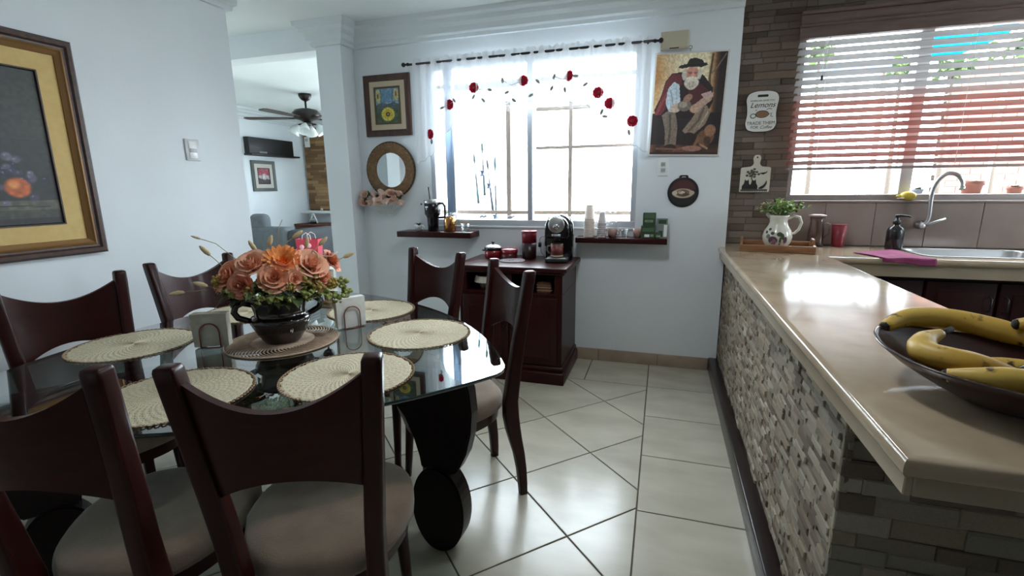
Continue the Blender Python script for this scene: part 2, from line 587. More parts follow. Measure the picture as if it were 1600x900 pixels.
TH = 0.318            # half diagonal of a 45 cm tile
JW = 0.0032           # half a joint
full = None
h = TH - JW * 1.414
for i in range(-9, 2):
    for j in range(-9, 4):
        if (i + j) % 2 == 0: continue
        cx, cy = -0.295 + TH * i, 2.272 + TH * j
        poly = [(cx - h, cy), (cx, cy - h), (cx + h, cy), (cx, cy + h)]
        q = clip(poly, 1, 0, -0.041 - JW); q = clip(q, 0, 1, 3.222 - JW) if len(q) > 2 else q
        q = clip(q, -1, 0, 2.70) if len(q) > 2 else q
        if len(q) < 3 or poly_area(q) < 0.0008: continue
        if len(q) == 4 and abs(poly_area(q) - 2 * h * h) < 1e-6:
            if full is None:
                full = tile_mesh([(-h, 0), (0, -h), (h, 0), (0, h)])
            new_obj('tile', full, floor, (cx, cy, 0))
        else:
            new_obj('tile', tile_mesh(q), floor)
ystrip = [3.654, 3.222, 2.772, 2.323, 1.875, 1.425, 0.975, 0.525, 0.075]
for a, b in zip(ystrip[1:], ystrip[:-1]):
    new_obj('tile', tile_mesh([(-0.041 + JW, a + JW), (0.40, a + JW), (0.40, b - JW), (-0.041 + JW, b - JW)]), floor)
x = -0.041
xs = [-0.041, -0.475, -0.925, -1.375, -1.825, -2.275, -2.70]
for b, a in zip(xs[:-1], xs[1:]):
    new_obj('tile', tile_mesh([(a + JW, 3.222 + JW), (b - JW, 3.222 + JW), (b - JW, 3.654), (a + JW, 3.654)]), floor)

# baseboard tiles
bb = structure(MB().box(-2.487, 0.38, 3.648, 3.654, 0, 0.09).build('baseboard_back', M_GROUT))
xs = [0.38, 0.02, -0.43, -0.88, -1.33, -1.78, -2.23, -2.487]
for b, a in zip(xs[:-1], xs[1:]):
    MB().bbox(a + .0015, b - .0015, 3.641, 3.653, 0.0, 0.094, 0.003).build('tile', M_BASE, bb)
bl = structure(MB().box(-2.70, -2.694, -2.3, 2.63, 0, 0.09).build('baseboard_left', M_BASE))

# ------------------------------------------------------------------ split-face stone cladding
STONE_COLS = [((160, 148, 128), (134, 121, 104)), ((140, 126, 108), (116, 103, 88)), ((172, 162, 144), (150, 139, 122)),
              ((120, 104, 88), (98, 84, 71)), ((150, 141, 124), (126, 118, 104)), ((158, 142, 120), (132, 117, 98))]
WALLST_COLS = [((124, 107, 94), (102, 86, 75)), ((116, 99, 86), (94, 79, 68)), ((132, 116, 103), (112, 97, 85)),
               ((100, 84, 71), (80, 66, 55)), ((120, 107, 97), (100, 88, 79)), ((126, 108, 93), (104, 88, 75))]
BRICK_COLS = [((156, 122, 84), (134, 102, 68)), ((140, 106, 72), (118, 88, 58)), ((172, 138, 98), (150, 118, 82)), ((126, 94, 64), (106, 78, 52))]

def stone_unit(material, seed):
    rr = random.Random(seed)
    i = 0.10
    v = [(0, 0, 0), (1, 0, 0), (1, 1, 0), (0, 1, 0), (0, 0, .72), (1, 0, .72), (1, 1, .72), (0, 1, .72)]
    v += [(i * rr.uniform(.2, 1) * .5, i * rr.uniform(.4, 1.4), rr.uniform(.82, 1)), (1 - i * .5 * rr.uniform(.2, 1), i * rr.uniform(.4, 1.4), rr.uniform(.82, 1)),
          (1 - i * .5 * rr.uniform(.2, 1), 1 - i * rr.uniform(.4, 1.4), rr.uniform(.82, 1)), (i * .5 * rr.uniform(.2, 1), 1 - i * rr.uniform(.4, 1.4), rr.uniform(.82, 1))]
    f = []
    for a in (0, 4):
        for k in range(4):
            j = (k + 1) % 4
            f.append((a + k, a + j, a + 4 + j, a + 4 + k))
    f.append((8, 9, 10, 11))
    return v, f

def stone_field(parent, org, u, v, n, U, V, rowh, lens, depth, mats, limit, seed, name='stone', gap=0.0012):
    rr = random.Random(seed)
    org, u, v, n = Vector(org), Vector(u), Vector(v), Vector(n)
    pieces = []
    z = 0.0
    while z < V - 1e-4:
        hh = min(rr.uniform(*rowh), V - z)
        if V - z - hh < rowh[0] * .6: hh = V - z
        x = 0.0; first = True
        while x < U - 1e-4:
            l = rr.uniform(*lens) * (rr.uniform(.3, 1) if first else 1)
            first = False
            if U - x - l < lens[0] * .6: l = U - x
            d = rr.uniform(*depth)
            pieces.append((x, min(l, U - x), z, hh, d, rr.randrange(len(mats)), rr.randrange(3)))
            x += l
        z += hh
    cam = Vector((0, 0, 1.354))
    def size(p):
        c = org + u * (p[0] + p[1] / 2) + v * (p[2] + p[3] / 2)
        dv = c - cam
        return -(p[1] * p[3]) * abs(dv.normalized().dot(n)) / dv.length_squared
    pieces.sort(key=size)
    units = {}
    for p in pieces[:limit]:
        key = (p[5], p[6])
        if key not in units:
            vv, ff = stone_unit(mats[p[5]], p[5] * 7 + p[6])
            units[key] = MB().add(vv, ff).mesh(name, mats[p[5]])
        o = new_obj(name, units[key], parent)
        m = Matrix((u * (p[1] - 2 * gap), v * (p[3] - 2 * gap), n * p[4])).transposed().to_4x4()
        m.translation = org + u * (p[0] + gap) + v * (p[2] + gap)
        o.matrix_local = m
    rest = pieces[limit:]
    if rest:
        mb = MB(); idx = []
        for p in rest:
            vv, ff = stone_unit(None, p[5] * 7 + p[6])
            vv = [org + u * (p[0] + gap + q[0] * (p[1] - 2 * gap)) + v * (p[2] + gap + q[1] * (p[3] - 2 * gap)) + n * (q[2] * p[4]) for q in vv]
            mb.add(vv, ff); idx += [p[5]] * len(ff)
        o = mb.build('small_stones', mats, parent)
        o.data.polygons.foreach_set('material_index', idx)
        o['kind'] = 'stuff'
    return len(pieces)

def stone_mats(prefix, cols, rough=0.75):
    return [mat('%s_%d' % (prefix, i), a, rough, rgb2=b, nscale=22, ncontrast=0.5, bump=0.5, bscale=55, rand=0.12, coords='Object') for i, (a, b) in enumerate(cols)]

M_MORTAR = mat('stone_mortar', (92, 80, 69), 0.9)
# peninsula half wall with stone face
pen = structure(MB().box(0.452, 0.955, 1.215, 3.95, 0.0, 0.855).build('wall_peninsula', M_MORTAR))
sm = stone_mats('split_stone', STONE_COLS)
stone_field(pen, (0.452, 1.20, 0.075), (0, 1, 0), (0, 0, 1), (-1, 0, 0), 2.454, 0.785, (0.017, 0.028), (0.04, 0.125), (0.009, 0.019), sm, 230, 11, gap=.0005)
stone_field(pen, (0.434, 1.215, 0.0), (1, 0, 0), (0, 0, 1), (0, -1, 0), 0.521, 0.86, (0.035, 0.055), (0.09, 0.2), (0.008, 0.022), sm, 70, 12, gap=.0005)
structure(MB().bbox(0.381, 0.446, 1.19, 3.654, 0.0, 0.10, 0.006).build('baseboard_peninsula', M_PLINTH))

# stone strip of the kitchen wall
wm = stone_mats('ledger_stone', WALLST_COLS, 0.8)
kst = structure(MB().box(0.434, 0.845, 3.935, 3.95, 0.925, CEIL).build('wall_kitchen_stone', M_MORTAR))
stone_field(kst, (0.434, 3.935, 0.925), (1, 0, 0), (0, 0, 1), (0, -1, 0), 0.411, 1.70, (0.034, 0.056), (0.10, 0.26), (0.013, 0.021), wm, 260, 13, gap=.0005)
kst2 = structure(MB().box(0.845, 3.2, 3.935, 3.95, 2.37, CEIL).build('wall_kitchen_lintel', M_MORTAR))
stone_field(kst2, (0.845, 3.935, 2.37), (1, 0, 0), (0, 0, 1), (0, -1, 0), 2.2, 0.25, (0.04, 0.056), (0.12, 0.28), (0.010, 0.026), wm, 80, 14, gap=.0005)

# brown strip-stone panel of the far living room wall
bm_ = stone_mats('strip_brick', BRICK_COLS, 0.8)
fst = structure(MB().box(-6.40, -5.55, 7.66, 7.70, 0.95, 2.45).build('wall_far_stone', M_MORTAR))
stone_field(fst, (-6.40, 7.66, 0.98), (1, 0, 0), (0, 0, 1), (0, -1, 0), 0.85, 1.45, (0.035, 0.06), (0.12, 0.32), (0.008, 0.02), bm_, 150, 15)
MB().bbox(-5.55, -5.51, 7.62, 7.70, 0.95, 2.46, .004).build('edge_trim', M_WHITEP, fst)

# kitchen backsplash tiles
M_SPLASH = mat('backsplash_tile', (158, 141, 133), 0.22, rgb2=(138, 121, 114), nscale=5, ncontrast=0.6, rand=0.03)
bs = structure(MB().box(0.845, 3.2, 3.938, 3.95, 0.925, 1.235).build('wall_backsplash', mat('splash_grout', (118, 106, 99), .9)))
for k in range(8):
    x0 = 0.80 + 0.30 * k
    a, b = max(x0, 0.846) + .0012, min(x0 + .30, 3.2) - .0012
    MB().bbox(a, b, 3.929, 3.94, 0.926, 1.222, .002, 1).build('tile', M_SPLASH, bs)
MB().bbox(0.845, 3.2, 3.918, 3.955, 1.222, 1.238, .004).build('ledge', M_SPLASH, bs)

# ------------------------------------------------------------------ dining window
win = structure(thing('window_1', 'aluminium sliding window above the coffee cabinet', 'window'))
del win['category']
def bar(x0, x1, y0, y1, z0, z1, name, m, parent, b=0.004):
    return MB().bbox(x0, x1, y0, y1, z0, z1, b, 2).build(name, m, parent)
bar(-1.83, -1.795, 3.665, 3.76, 1.045, 2.31, 'jamb', M_ALU, win)
bar(-0.228, -0.19, 3.665, 3.76, 1.045, 2.31, 'jamb', M_ALU, win)
bar(-1.83, -0.19, 3.665, 3.76, 2.27, 2.31, 'head', M_ALU, win)
bar(-1.83, -0.19, 3.660, 3.76, 1.045, 1.098, 'bottom_rail', M_ALU, win)
bar(-1.016, -0.974, 3.668, 3.73, 1.098, 2.27, 'mullion', M_ALU, win)
bar(-1.715, -1.655, 3.70, 3.735, 1.098, 2.27, 'sash_stile', mat('aluminium_sash', (150, 172, 200), 0.3, metal=0.25), win)
bar(-1.655, -1.64, 3.705, 3.735, 1.098, 2.27, 'sash_stile', M_ALU, win)
MB().box(-1.795, -1.016, 3.715, 3.719, 1.098, 2.27).build('pane', M_PANE, win)
MB().box(-0.974, -0.228, 3.695, 3.699, 1.098, 2.27).build('pane', M_PANE, win)
bar(-1.86, -0.16, 3.644, 3.668, 1.032, 1.05, 'sill', M_TRIM, win)

# ------------------------------------------------------------------ kitchen window
kw = structure(thing('window_2', 'kitchen sliding window behind the blind', 'window'))
del kw['category']
bar(0.845, 0.88, 3.975, 4.05, 1.237, 2.36, 'jamb', mat('sill_taupe', (140, 130, 126), .45), kw)
bar(2.965, 3.0, 3.975, 4.05, 1.237, 2.36, 'jamb', M_ALU, kw)
bar(0.845, 3.0, 3.975, 4.05, 2.32, 2.36, 'head', M_ALU, kw)
bar(0.845, 3.0, 3.97, 4.05, 1.237, 1.278, 'bottom_rail', mat('sill_taupe', (140, 130, 126), .45), kw)
bar(1.53, 1.60, 3.972, 4.04, 1.278, 2.32, 'mullion', mat('aluminium_grey', (206, 204, 204), 0.4), kw)
MB().box(0.88, 1.53, 4.000, 4.004, 1.278, 2.32).build('pane', M_PANE, kw)
MB().box(1.60, 2.965, 4.012, 4.016, 1.278, 2.32).build('pane', M_PANE, kw)

# windows and a glazed door added out of view to let in more daylight
def added_opening(name, label, axis, c, a0, a1, z0, z1):
    w = structure(thing(name, label, 'window'))
    del w['category']
    def b(p0, p1, q0, q1, nm, m, t=.04):
        if axis == 'X': bar(p0, p1, c - t, c + t, q0, q1, nm, m, w)
        else: bar(c - t, c + t, p0, p1, q0, q1, nm, m, w)
    b(a0, a0 + .04, z0, z1, 'jamb', M_ALU); b(a1 - .04, a1, z0, z1, 'jamb', M_ALU)
    b(a0, a1, z1 - .04, z1, 'head', M_ALU); b(a0, a1, z0, z0 + .04, 'bottom_rail', M_ALU)
    m = (a0 + a1) / 2
    b(m - .02, m + .02, z0 + .04, z1 - .04, 'mullion', M_ALU, .03)
    b(a0 + .04, m - .02, z0 + .04, z1 - .04, 'pane', M_PANE, .002); b(m + .02, a1 - .04, z0 + .04, z1 - .04, 'pane', M_PANE, .002)
added_opening('window_3', 'added unseen side window of the kitchen', 'Y', 3.27, 2.6, 3.2, 1.2, 2.25)
added_opening('window_5', 'added unseen side window of the hall', 'Y', -6.52, 1.55, 2.45, 1.1, 2.1)
added_opening('window_4', 'added unseen window of the living room', 'X', 7.78, -4.5, -2.7, .9, 2.2)
added_opening('door_1', 'added unseen glazed patio door of the living room', 'Y', -2.52, 4.17, 4.97, 0.0, 2.3)
tcab = thing('shading_cabinet', 'tall dark wooden cabinet added out of view to shade the end of the peninsula', 'cabinet', (.95, -.75, 0))  # added behind the camera, keeps light off the peninsula end face
MB().bbox(-.55, .75, 0, .55, .08, 2.1, .005, 1).build('body', M_WENGE, tcab)
MB().box(-.53, .73, .05, .5, 0, .08).build('kick_board', M_WENGE, tcab)
for k in range(2):
    d = MB().bbox(-.54 + .645 * k, .095 + .645 * k, .55, .57, .1, 2.08, .004).build('door', M_WENGE, tcab)
    MB().tube([(.06 + .08 * k, .57, 1.0), (.06 + .08 * k, .6, 1.02), (.06 + .08 * k, .6, 1.2), (.06 + .08 * k, .57, 1.22)], .006, 8).build('handle', M_STEEL, d)

# ------------------------------------------------------------------ countertop (one continuous L with sink cut-out)
def make_countertop():
    xs = [0.39, 0.98, 1.52, 2.17, 3.2]; ys = [0.845, 3.285, 3.43, 3.83, 3.93]
    bm = bmesh.new()
    vs = {}
    def V(i, j):
        if (i, j) not in vs: vs[(i, j)] = bm.verts.new((xs[i], ys[j], 0.925))
        return vs[(i, j)]
    for i in range(4):
        for j in range(4):
            if i >= 1 and j == 0: continue
            if i == 2 and j == 2: continue
            bm.faces.new((V(i, j), V(i + 1, j), V(i + 1, j + 1), V(i, j + 1)))
    r = bmesh.ops.extrude_face_region(bm, geom=list(bm.faces))
    low = [g for g in r['geom'] if isinstance(g, bmesh.types.BMVert)]
    for v in low: v.co.z = 0.885
    bmesh.ops.recalc_face_normals(bm, faces=bm.faces)
    ed = [e for e in bm.edges if len(e.link_faces) == 2 and e.calc_face_angle(0) > 1 and
          abs(e.verts[0].co.z - e.verts[1].co.z) < 1e-5 and max(e.verts[0].co.y, e.verts[1].co.y) < 3.929 + .1]
    hole = lambda v: 1.51 < v.co.x < 2.18 and 3.42 < v.co.y < 3.84
    ed = [e for e in ed if not (hole(e.verts[0]) and hole(e.verts[1]))]
    bmesh.ops.bevel(bm, geom=ed, offset=0.0175, segments=5, affect='EDGES', profile=0.5)
    me = bpy.data.meshes.new('slab'); bm.to_mesh(me); bm.free()
    for p in me.polygons: p.use_smooth = True
    me.materials.append(M_COUNTER)
    return me
ct = thing('countertop', 'polished beige stone countertop running along the peninsula and under the kitchen window', 'countertop', (0, 0, 0))
slab = new_obj('slab', make_countertop(), ct)
sharp_by_angle(slab, 40)
fas = MB()
fas.bbox(0.402, 0.415, 0.862, 3.654, 0.848, 0.892, 0.002, 1)
fas.build('fascia', M_FASCIA, ct)
MB().bbox(0.4155, 0.962, 0.862, 0.876, 0.848, 0.892, 0.002, 1).build('fascia', M_FASCIA, ct)
MB().bbox(0.949, 0.962, 0.8765, 3.30, 0.848, 0.892, 0.002, 1).build('fascia', M_FASCIA, ct)
MB().bbox(0.97, 3.2, 3.302, 3.316, 0.815, 0.892, 0.002, 1).build('fascia', M_FASCIA, ct)
MB().box(0.4155, 0.948, 0.877, 3.93, 0.8555, 0.886).build('underlay', M_MORTAR, ct)

# sink
sk = thing('kitchen_sink', 'stainless steel sink set into the countertop under the window', 'sink', (1.845, 3.63, 0.925))
mb = MB()
def sink_pt(u, w, prof=None):
    pass
prof = [((.345, .22), .003), ((.325, .20), .004), ((.318, .193), -.005), ((.305, .18), -.12), ((.27, .15), -.15), ((.03, .03), -.155)]
rings = []
for (a, b), z in prof:
    rings.append([(x, y, z) for x, y in round_poly([(-a, -b), (a, -b), (a, b), (-a, b)], min(a, b) * .45, 6)])
n = len(rings[0])
v = sum(rings, []); f = []
for i in range(len(rings) - 1):
    for k in range(n):
        k2 = (k + 1) % n
        f.append((i * n + k, i * n + k2, (i + 1) * n + k2, (i + 1) * n + k))
f.append(tuple(range((len(rings) - 1) * n, len(rings) * n)))
mb.add(v, f, True).build('basin', M_STEEL, sk)
MB().lathe([(.0, -.1545), (.03, -.1545), (.034, -.150), (.03, -.1535), (0, -.1535)], 20).build('drain', M_CHROME, sk)

# kitchen base cabinets under the sink run
def base_cabinet(x0, x1, label):
    t = thing('base_cabinet', label, 'cabinet', (x0, 3.36, 0), group='dark kitchen base cabinets')
    w = x1 - x0
    MB().bbox(0.001, w - 0.001, 0.018, 0.56, 0.08, 0.70, .003, 1).build('body', M_WOOD, t)
    MB().box(0.001, w - 0.001, 0.06, 0.56, 0.0, 0.08).build('kick_board', M_PLINTH, t)
    MB().box(0.001, w - 0.001, 0.018, 0.05, 0.70, 0.88).build('rail', M_WOOD, t)
    nd = 2 if w > .55 else 1
    for k in range(nd):
        a, b = w * k / nd + .008, w * (k + 1) / nd - .008
        d = MB().bbox(a, b, -0.002, 0.018, 0.10, 0.79, .005).build('door', M_WOOD, t)
        MB().bbox(a + .06, b - .06, -0.007, -0.002, 0.16, 0.73, .004).build('door_panel', M_WOOD, d)
        hx = b - .03 if k == 0 else a + .03
        MB().tube([(hx, -.002, .62), (hx, -.028, .63), (hx, -.028, .70), (hx, -.002, .71)], .005, 8).build('handle', M_BLACKM, d)
    return t
base_cabinet(0.99, 1.50, 'dark wooden base cabinet in the corner behind the peninsula')
base_cabinet(1.50, 2.20, 'dark wooden two-door base cabinet below the sink')
base_cabinet(2.20, 2.85, 'dark wooden base cabinet beyond the sink')

# ------------------------------------------------------------------ venetian blind
M_SLAT = mat('blind_slat_grey', (142, 139, 139), 0.45)
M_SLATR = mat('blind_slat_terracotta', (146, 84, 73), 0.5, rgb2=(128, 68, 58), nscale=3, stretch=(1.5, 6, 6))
M_VAL = mat('blind_valance_wood', (112, 92, 86), 0.45, rgb2=(92, 74, 68), nscale=5, stretch=(1, 8, 8))
bl_ = thing('venetian_blind', 'horizontal slat blind half lowered over the kitchen window', 'blind', (0.812, 3.868, 0))
BW = 2.33
def slat_mesh(m):
    mb = MB()
    a = radians(29)
    up = []; dn = []
    n = 6
    for i in range(n + 1):
        s = -0.025 + 0.05 * i / n
        c = 0.003 * (1 - (s / .025) ** 2)
        y = s * cos(a) - c * sin(a); z = -s * sin(a) + c * cos(a)
        up.append((y, z + .0013)); dn.append((y, z - .0013))
    loop = up + dn[::-1]
    k = len(loop)
    v = [(0, y, z) for y, z in loop] + [(BW, y, z) for y, z in loop]
    f = [tuple(range(k)), tuple(range(k, 2 * k))[::-1]]
    for i in range(k):
        j = (i + 1) % k
        f.append((i, k + i, k + j, j))
    mb.add(v, f, False)
    return mb.mesh('slat', m)
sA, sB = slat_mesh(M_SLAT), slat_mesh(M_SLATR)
NS = 17
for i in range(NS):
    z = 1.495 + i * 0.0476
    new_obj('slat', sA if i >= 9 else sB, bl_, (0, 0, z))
MB().bbox(0, BW, -.026, .026, 1.447, 1.464, .005).build('bottom_rail', mat('blind_rail', (150, 132, 130), .45), bl_)
MB().bbox(0, BW, -.026, .022, 2.285, 2.33, .004).build('head_rail', M_VAL, bl_)
v_ = MB()
v_.bbox(-.01, BW, -.046, -.028, 2.285, 2.365, .006); v_.bbox(-.01, BW, -.052, -.03, 2.352, 2.372, .004)
v_.bbox(-.01, BW, -.040, -.020, 2.372, 2.43, .006); v_.bbox(-.01, BW, -.050, -.024, 2.43, 2.452, .005)
v_.build('valance', M_VAL, bl_)
for x in (0.17, 0.95, 1.75):
    for y in (-.027, .027):
        MB().tube([(x, y, 1.46), (x, y, 2.3)], .0013, 5).build('ladder_cord', M_WHITEP, bl_)
MB().tube([(0.145, -.034, 2.30), (0.146, -.036, 2.05)], .0012, 5).build('pull_cord', M_WHITEP, bl_)
MB().lathe([(0, 0), (.008, .004), (.006, .03), (0, .034)], 10).build('cord_tassel', M_BLACKM, bl_, (0.146, -.036, 2.02))

# ------------------------------------------------------------------ added ceiling lamp above the picture, brightens floor and back wall
lamp = thing('added_ceiling_light', 'round white flush fill light added over the aisle', 'ceiling light', (-.25, 1.75, CEIL))
MB().lathe([(0, -.045), (.185, -.045), (.20, -.035), (.20, 0), (0, 0)], 40).build('base_ring', M_WHITEP, lamp)
MB().lathe([(0, -.062), (.10, -.058), (.16, -.050), (.17, -.0452), (0, -.0451)], 40).build('diffuser', mat('lamp_diffuser', (240, 238, 230), .5, emit=((244, 250, 255), 27.0)), lamp)

# ------------------------------------------------------------------ dining table
TC = (-1.47, 1.495); TROT = radians(-3)
def reuleaux(w, rc, n=72):
    out = []
    V = [Vector((w / sqrt(3) * cos(TROT + 2 * pi * k / 3), w / sqrt(3) * sin(TROT + 2 * pi * k / 3))) for k in range(3)]
    for i in range(n):
        p = 2 * pi * i / n + TROT + .001
        e = Vector((cos(p), sin(p)))
        q = None
        for k in range(3):
            th = TROT + 2 * pi * k / 3
            d = (p - th + pi) % (2 * pi) - pi
            if abs(d) <= pi / 6 + 1e-6:
                q = V[k] + e * rc; break
            d2 = (p - th - pi + pi) % (2 * pi) - pi
            if abs(d2) <= pi / 6 + 1e-6:
                q = V[k] + e * (w + rc); break
        out.append((q.x, q.y))
    return out
tb = thing('dining_table', 'three-sided dining table with a clear glass top on dark sculpted legs', 'table', (TC[0], TC[1], 0))
top = MB()
rp = reuleaux(1.53, 0.10, 144)
top.prism([(x, y) for x, y in rp], 0.7385, 0.75, smooth=True)
gt = top.build('table_top', [M_TABLEGLASS, M_GLASSEDGE], tb)
for i, p in enumerate(gt.data.polygons):
    p.material_index = 0 if abs(p.normal.z) > .5 else 1
for k in range(3):
    th = TROT + 2 * pi * k / 3
    Mr = Matrix.Rotation(th, 4, 'Z')
    up = [(.02, .738), (.845, .738), (.868, .66), (.875, .58), (.868, .50), (.848, .42), (.815, .352), (.80, .335), (.662, .335),
          (.655, .38), (.635, .45), (.60, .53), (.555, .585), (.50, .622), (.43, .642), (.02, .645)]
    def slab_from(poly, t):
        n = len(poly)
        mb = MB()
        v = [(r, -t / 2, z) for r, z in poly] + [(r, t / 2, z) for r, z in poly]
        f = [tuple(range(n)), tuple(range(n, 2 * n))[::-1]]
        for i in range(n):
            j = (i + 1) % n
            f.append((i, n + i, n + j, j))
        mb.add(v, f)
        return mb
    mbx = slab_from(up, .062)
    leg = mbx.build('leg', M_WENGE, tb)
    leg.data.transform(Mr)
    bm = bmesh.new(); bm.from_mesh(leg.data)
    bmesh.ops.recalc_face_normals(bm, faces=bm.faces)
    bmesh.ops.bevel(bm, geom=[e for e in bm.edges if len(e.link_faces) == 2 and e.calc_face_angle(0) > 1.2], offset=.006, segments=2, affect='EDGES')
    bm.to_mesh(leg.data); bm.free()
    ell = [(.727 + .108 * cos(a), .176 + .176 * sin(a)) for a in [2 * pi * i / 40 for i in range(40)]]
    ft = slab_from(ell, .085).build('foot_disc', M_WENGE, leg)
    ft.data.transform(Mr)
    bm = bmesh.new(); bm.from_mesh(ft.data)
    bmesh.ops.recalc_face_normals(bm, faces=bm.faces)
    bmesh.ops.bevel(bm, geom=[e for e in bm.edges if len(e.link_faces) == 2 and e.calc_face_angle(0) > 1.2], offset=.008, segments=2, affect='EDGES')
    bm.to_mesh(ft.data); bm.free()

# ------------------------------------------------------------------ dining chairs
def post_v(z):
    return float(np.interp(z, [0, .1, .2, .28, .36, .45, .7, 1.02], [.026, .029, .042, .060, .076, .078, .047, 0.0]))
def post_x(z):
    return float(np.interp(z, [0, .25, .5, 1.02], [.172, .160, .157, .195]))
def make_chair():
    t = thing('dining_chair', 'dark mahogany dining chair', 'chair')
    for s in (-1, 1):
        zs = [0, .05, .12, .20, .26, .32, .38, .45, .58, .70, .85, .985, 1.010, 1.0175, 1.02]
        hw = [.017, .018, .019, .020, .021, .022, .023, .023, .023, .023, .022, .022, .0215, .019, .014]
        hd = [.017, .019, .021, .024, .028, .032, .034, .032, .028, .026, .024, .023, .0225, .020, .014]
        sec = 16
        v = []; f = []
        for z, w, d in zip(zs, hw, hd):
            for k in range(sec):
                a = 2 * pi * k / sec + pi / sec
                ca, sa = cos(a), sin(a)
                e = .34
                v.append((s * post_x(z) + w * math.copysign(abs(ca) ** e, ca), post_v(z) + d * math.copysign(abs(sa) ** e, sa), z))
        n = len(zs)
        for i in range(n - 1):
            for k in range(sec):
                k2 = (k + 1) % sec
                f.append((i * sec + k, i * sec + k2, (i + 1) * sec + k2, (i + 1) * sec + k))
        f.append(tuple(range(sec))[::-1]); f.append(tuple(range((n - 1) * sec, n * sec)))
        MB().add(v, f, True).build('back_post', M_WOOD, t)
        fl = MB()
        pts = [(s * .165, .445, .40), (s * .170, .452, .25), (s * .176, .462, .10), (s * .180, .470, 0)]
        fl.tube(pts, [.024, .021, .018, .016], 12)
        fl.build('leg', M_WOOD, t)
    # curved backrest panel
    def pt(u, w, side):
        zb = .694 + .058 * (1 - u * u); zt = .988 - .070 * (1 - u * u)
        z = zb + (zt - zb) * w
        bow = .040 * (1 - u * u)
        return (u * (post_x(z) - .012), post_v(z) - bow + side * .010, z)
    nu, nv = 24, 8
    v = [pt(-1 + 2 * i / nu, j / nv, s) for s in (-1, 1) for j in range(nv + 1) for i in range(nu + 1)]
    off = (nu + 1) * (nv + 1)
    I = lambda s, i, j: s * off + j * (nu + 1) + i
    f = []; 
    for j in range(nv):
        for i in range(nu):
            f.append((I(0, i, j), I(0, i + 1, j), I(0, i + 1, j + 1), I(0, i, j + 1)))
            f.append((I(1, i, j), I(1, i, j + 1), I(1, i + 1, j + 1), I(1, i + 1, j)))
    for i in range(nu):
        f.append((I(0, i, nv), I(0, i + 1, nv), I(1, i + 1, nv), I(1, i, nv)))
        f.append((I(0, i, 0), I(1, i, 0), I(1, i + 1, 0), I(0, i + 1, 0)))
    pn = MB().add(v, f, True).build('backrest', M_WOODH, t)
    sharp_by_angle(pn, 50)
    # seat outline
    def outline(sc, n=48):
        out = []
        for k in range(n):
            a = 2 * pi * k / n
            ca, sa = cos(a), sin(a)
            y = .30 + .225 * math.copysign(abs(sa) ** .72, sa)
            wy = .168 + .062 * min(1, max(0, (y - .08) / .22))
            x = wy * math.copysign(abs(ca) ** .62, ca)
            out.append((x * sc, .30 + (y - .30) * sc))
        return out
    def stack(levels, name, m):
        n = 48; v = []; f = []
        for sc, z in levels:
            v += [(x, y, z) for x, y in outline(sc)]
        for i in range(len(levels) - 1):
            for k in range(n):
                k2 = (k + 1) % n
                f.append((i * n + k, i * n + k2, (i + 1) * n + k2, (i + 1) * n + k))
        f.append(tuple(range(n))[::-1]); f.append(tuple(range((len(levels) - 1) * n, len(levels) * n)))
        return MB().add(v, f, True).build(name, m, t)
    stack([(.94, .408), (.985, .413), (1.0, .428), (1.0, .447), (.985, .463), (.945, .475), (.84, .484), (.6, .489), (.3, .491)], 'seat', M_FABRIC)
    fr = stack([(.90, .362), (.91, .362), (.93, .408), (.92, .409)], 'seat_frame', M_WOOD)
    sharp_by_angle(fr, 40)
    return t
chair0 = make_chair()
CH = [(-2.287, 1.254, 161.9, 'mahogany dining chair by the wall under the large still life painting'),
      (-2.284, 1.821, 172.1, 'mahogany dining chair by the wall, closest to the opening to the living room'),
      (-1.183, 2.384, 67.9, 'mahogany dining chair with its back to the floating shelf and black tumbler'),
      (-0.632, 1.999, 41.3, 'mahogany dining chair in front of the coffee cabinet, sabre legs seen from the side'),
      (-0.733, 0.725, -64.9, 'mahogany dining chair seen from behind with its whole back in view'),
      (-1.23, 0.55, -75.0, 'mahogany dining chair seen from behind, its back cut by the picture edge')]
for i, (x, y, a, lab) in enumerate(CH):
    c = chair0 if i == 0 else copy_tree(chair0)
    c.location = (x, y, 0); c.rotation_euler = (0, 0, radians(a + 90))
    tag(c, lab, 'chair', 'mahogany dining chairs around the glass table')

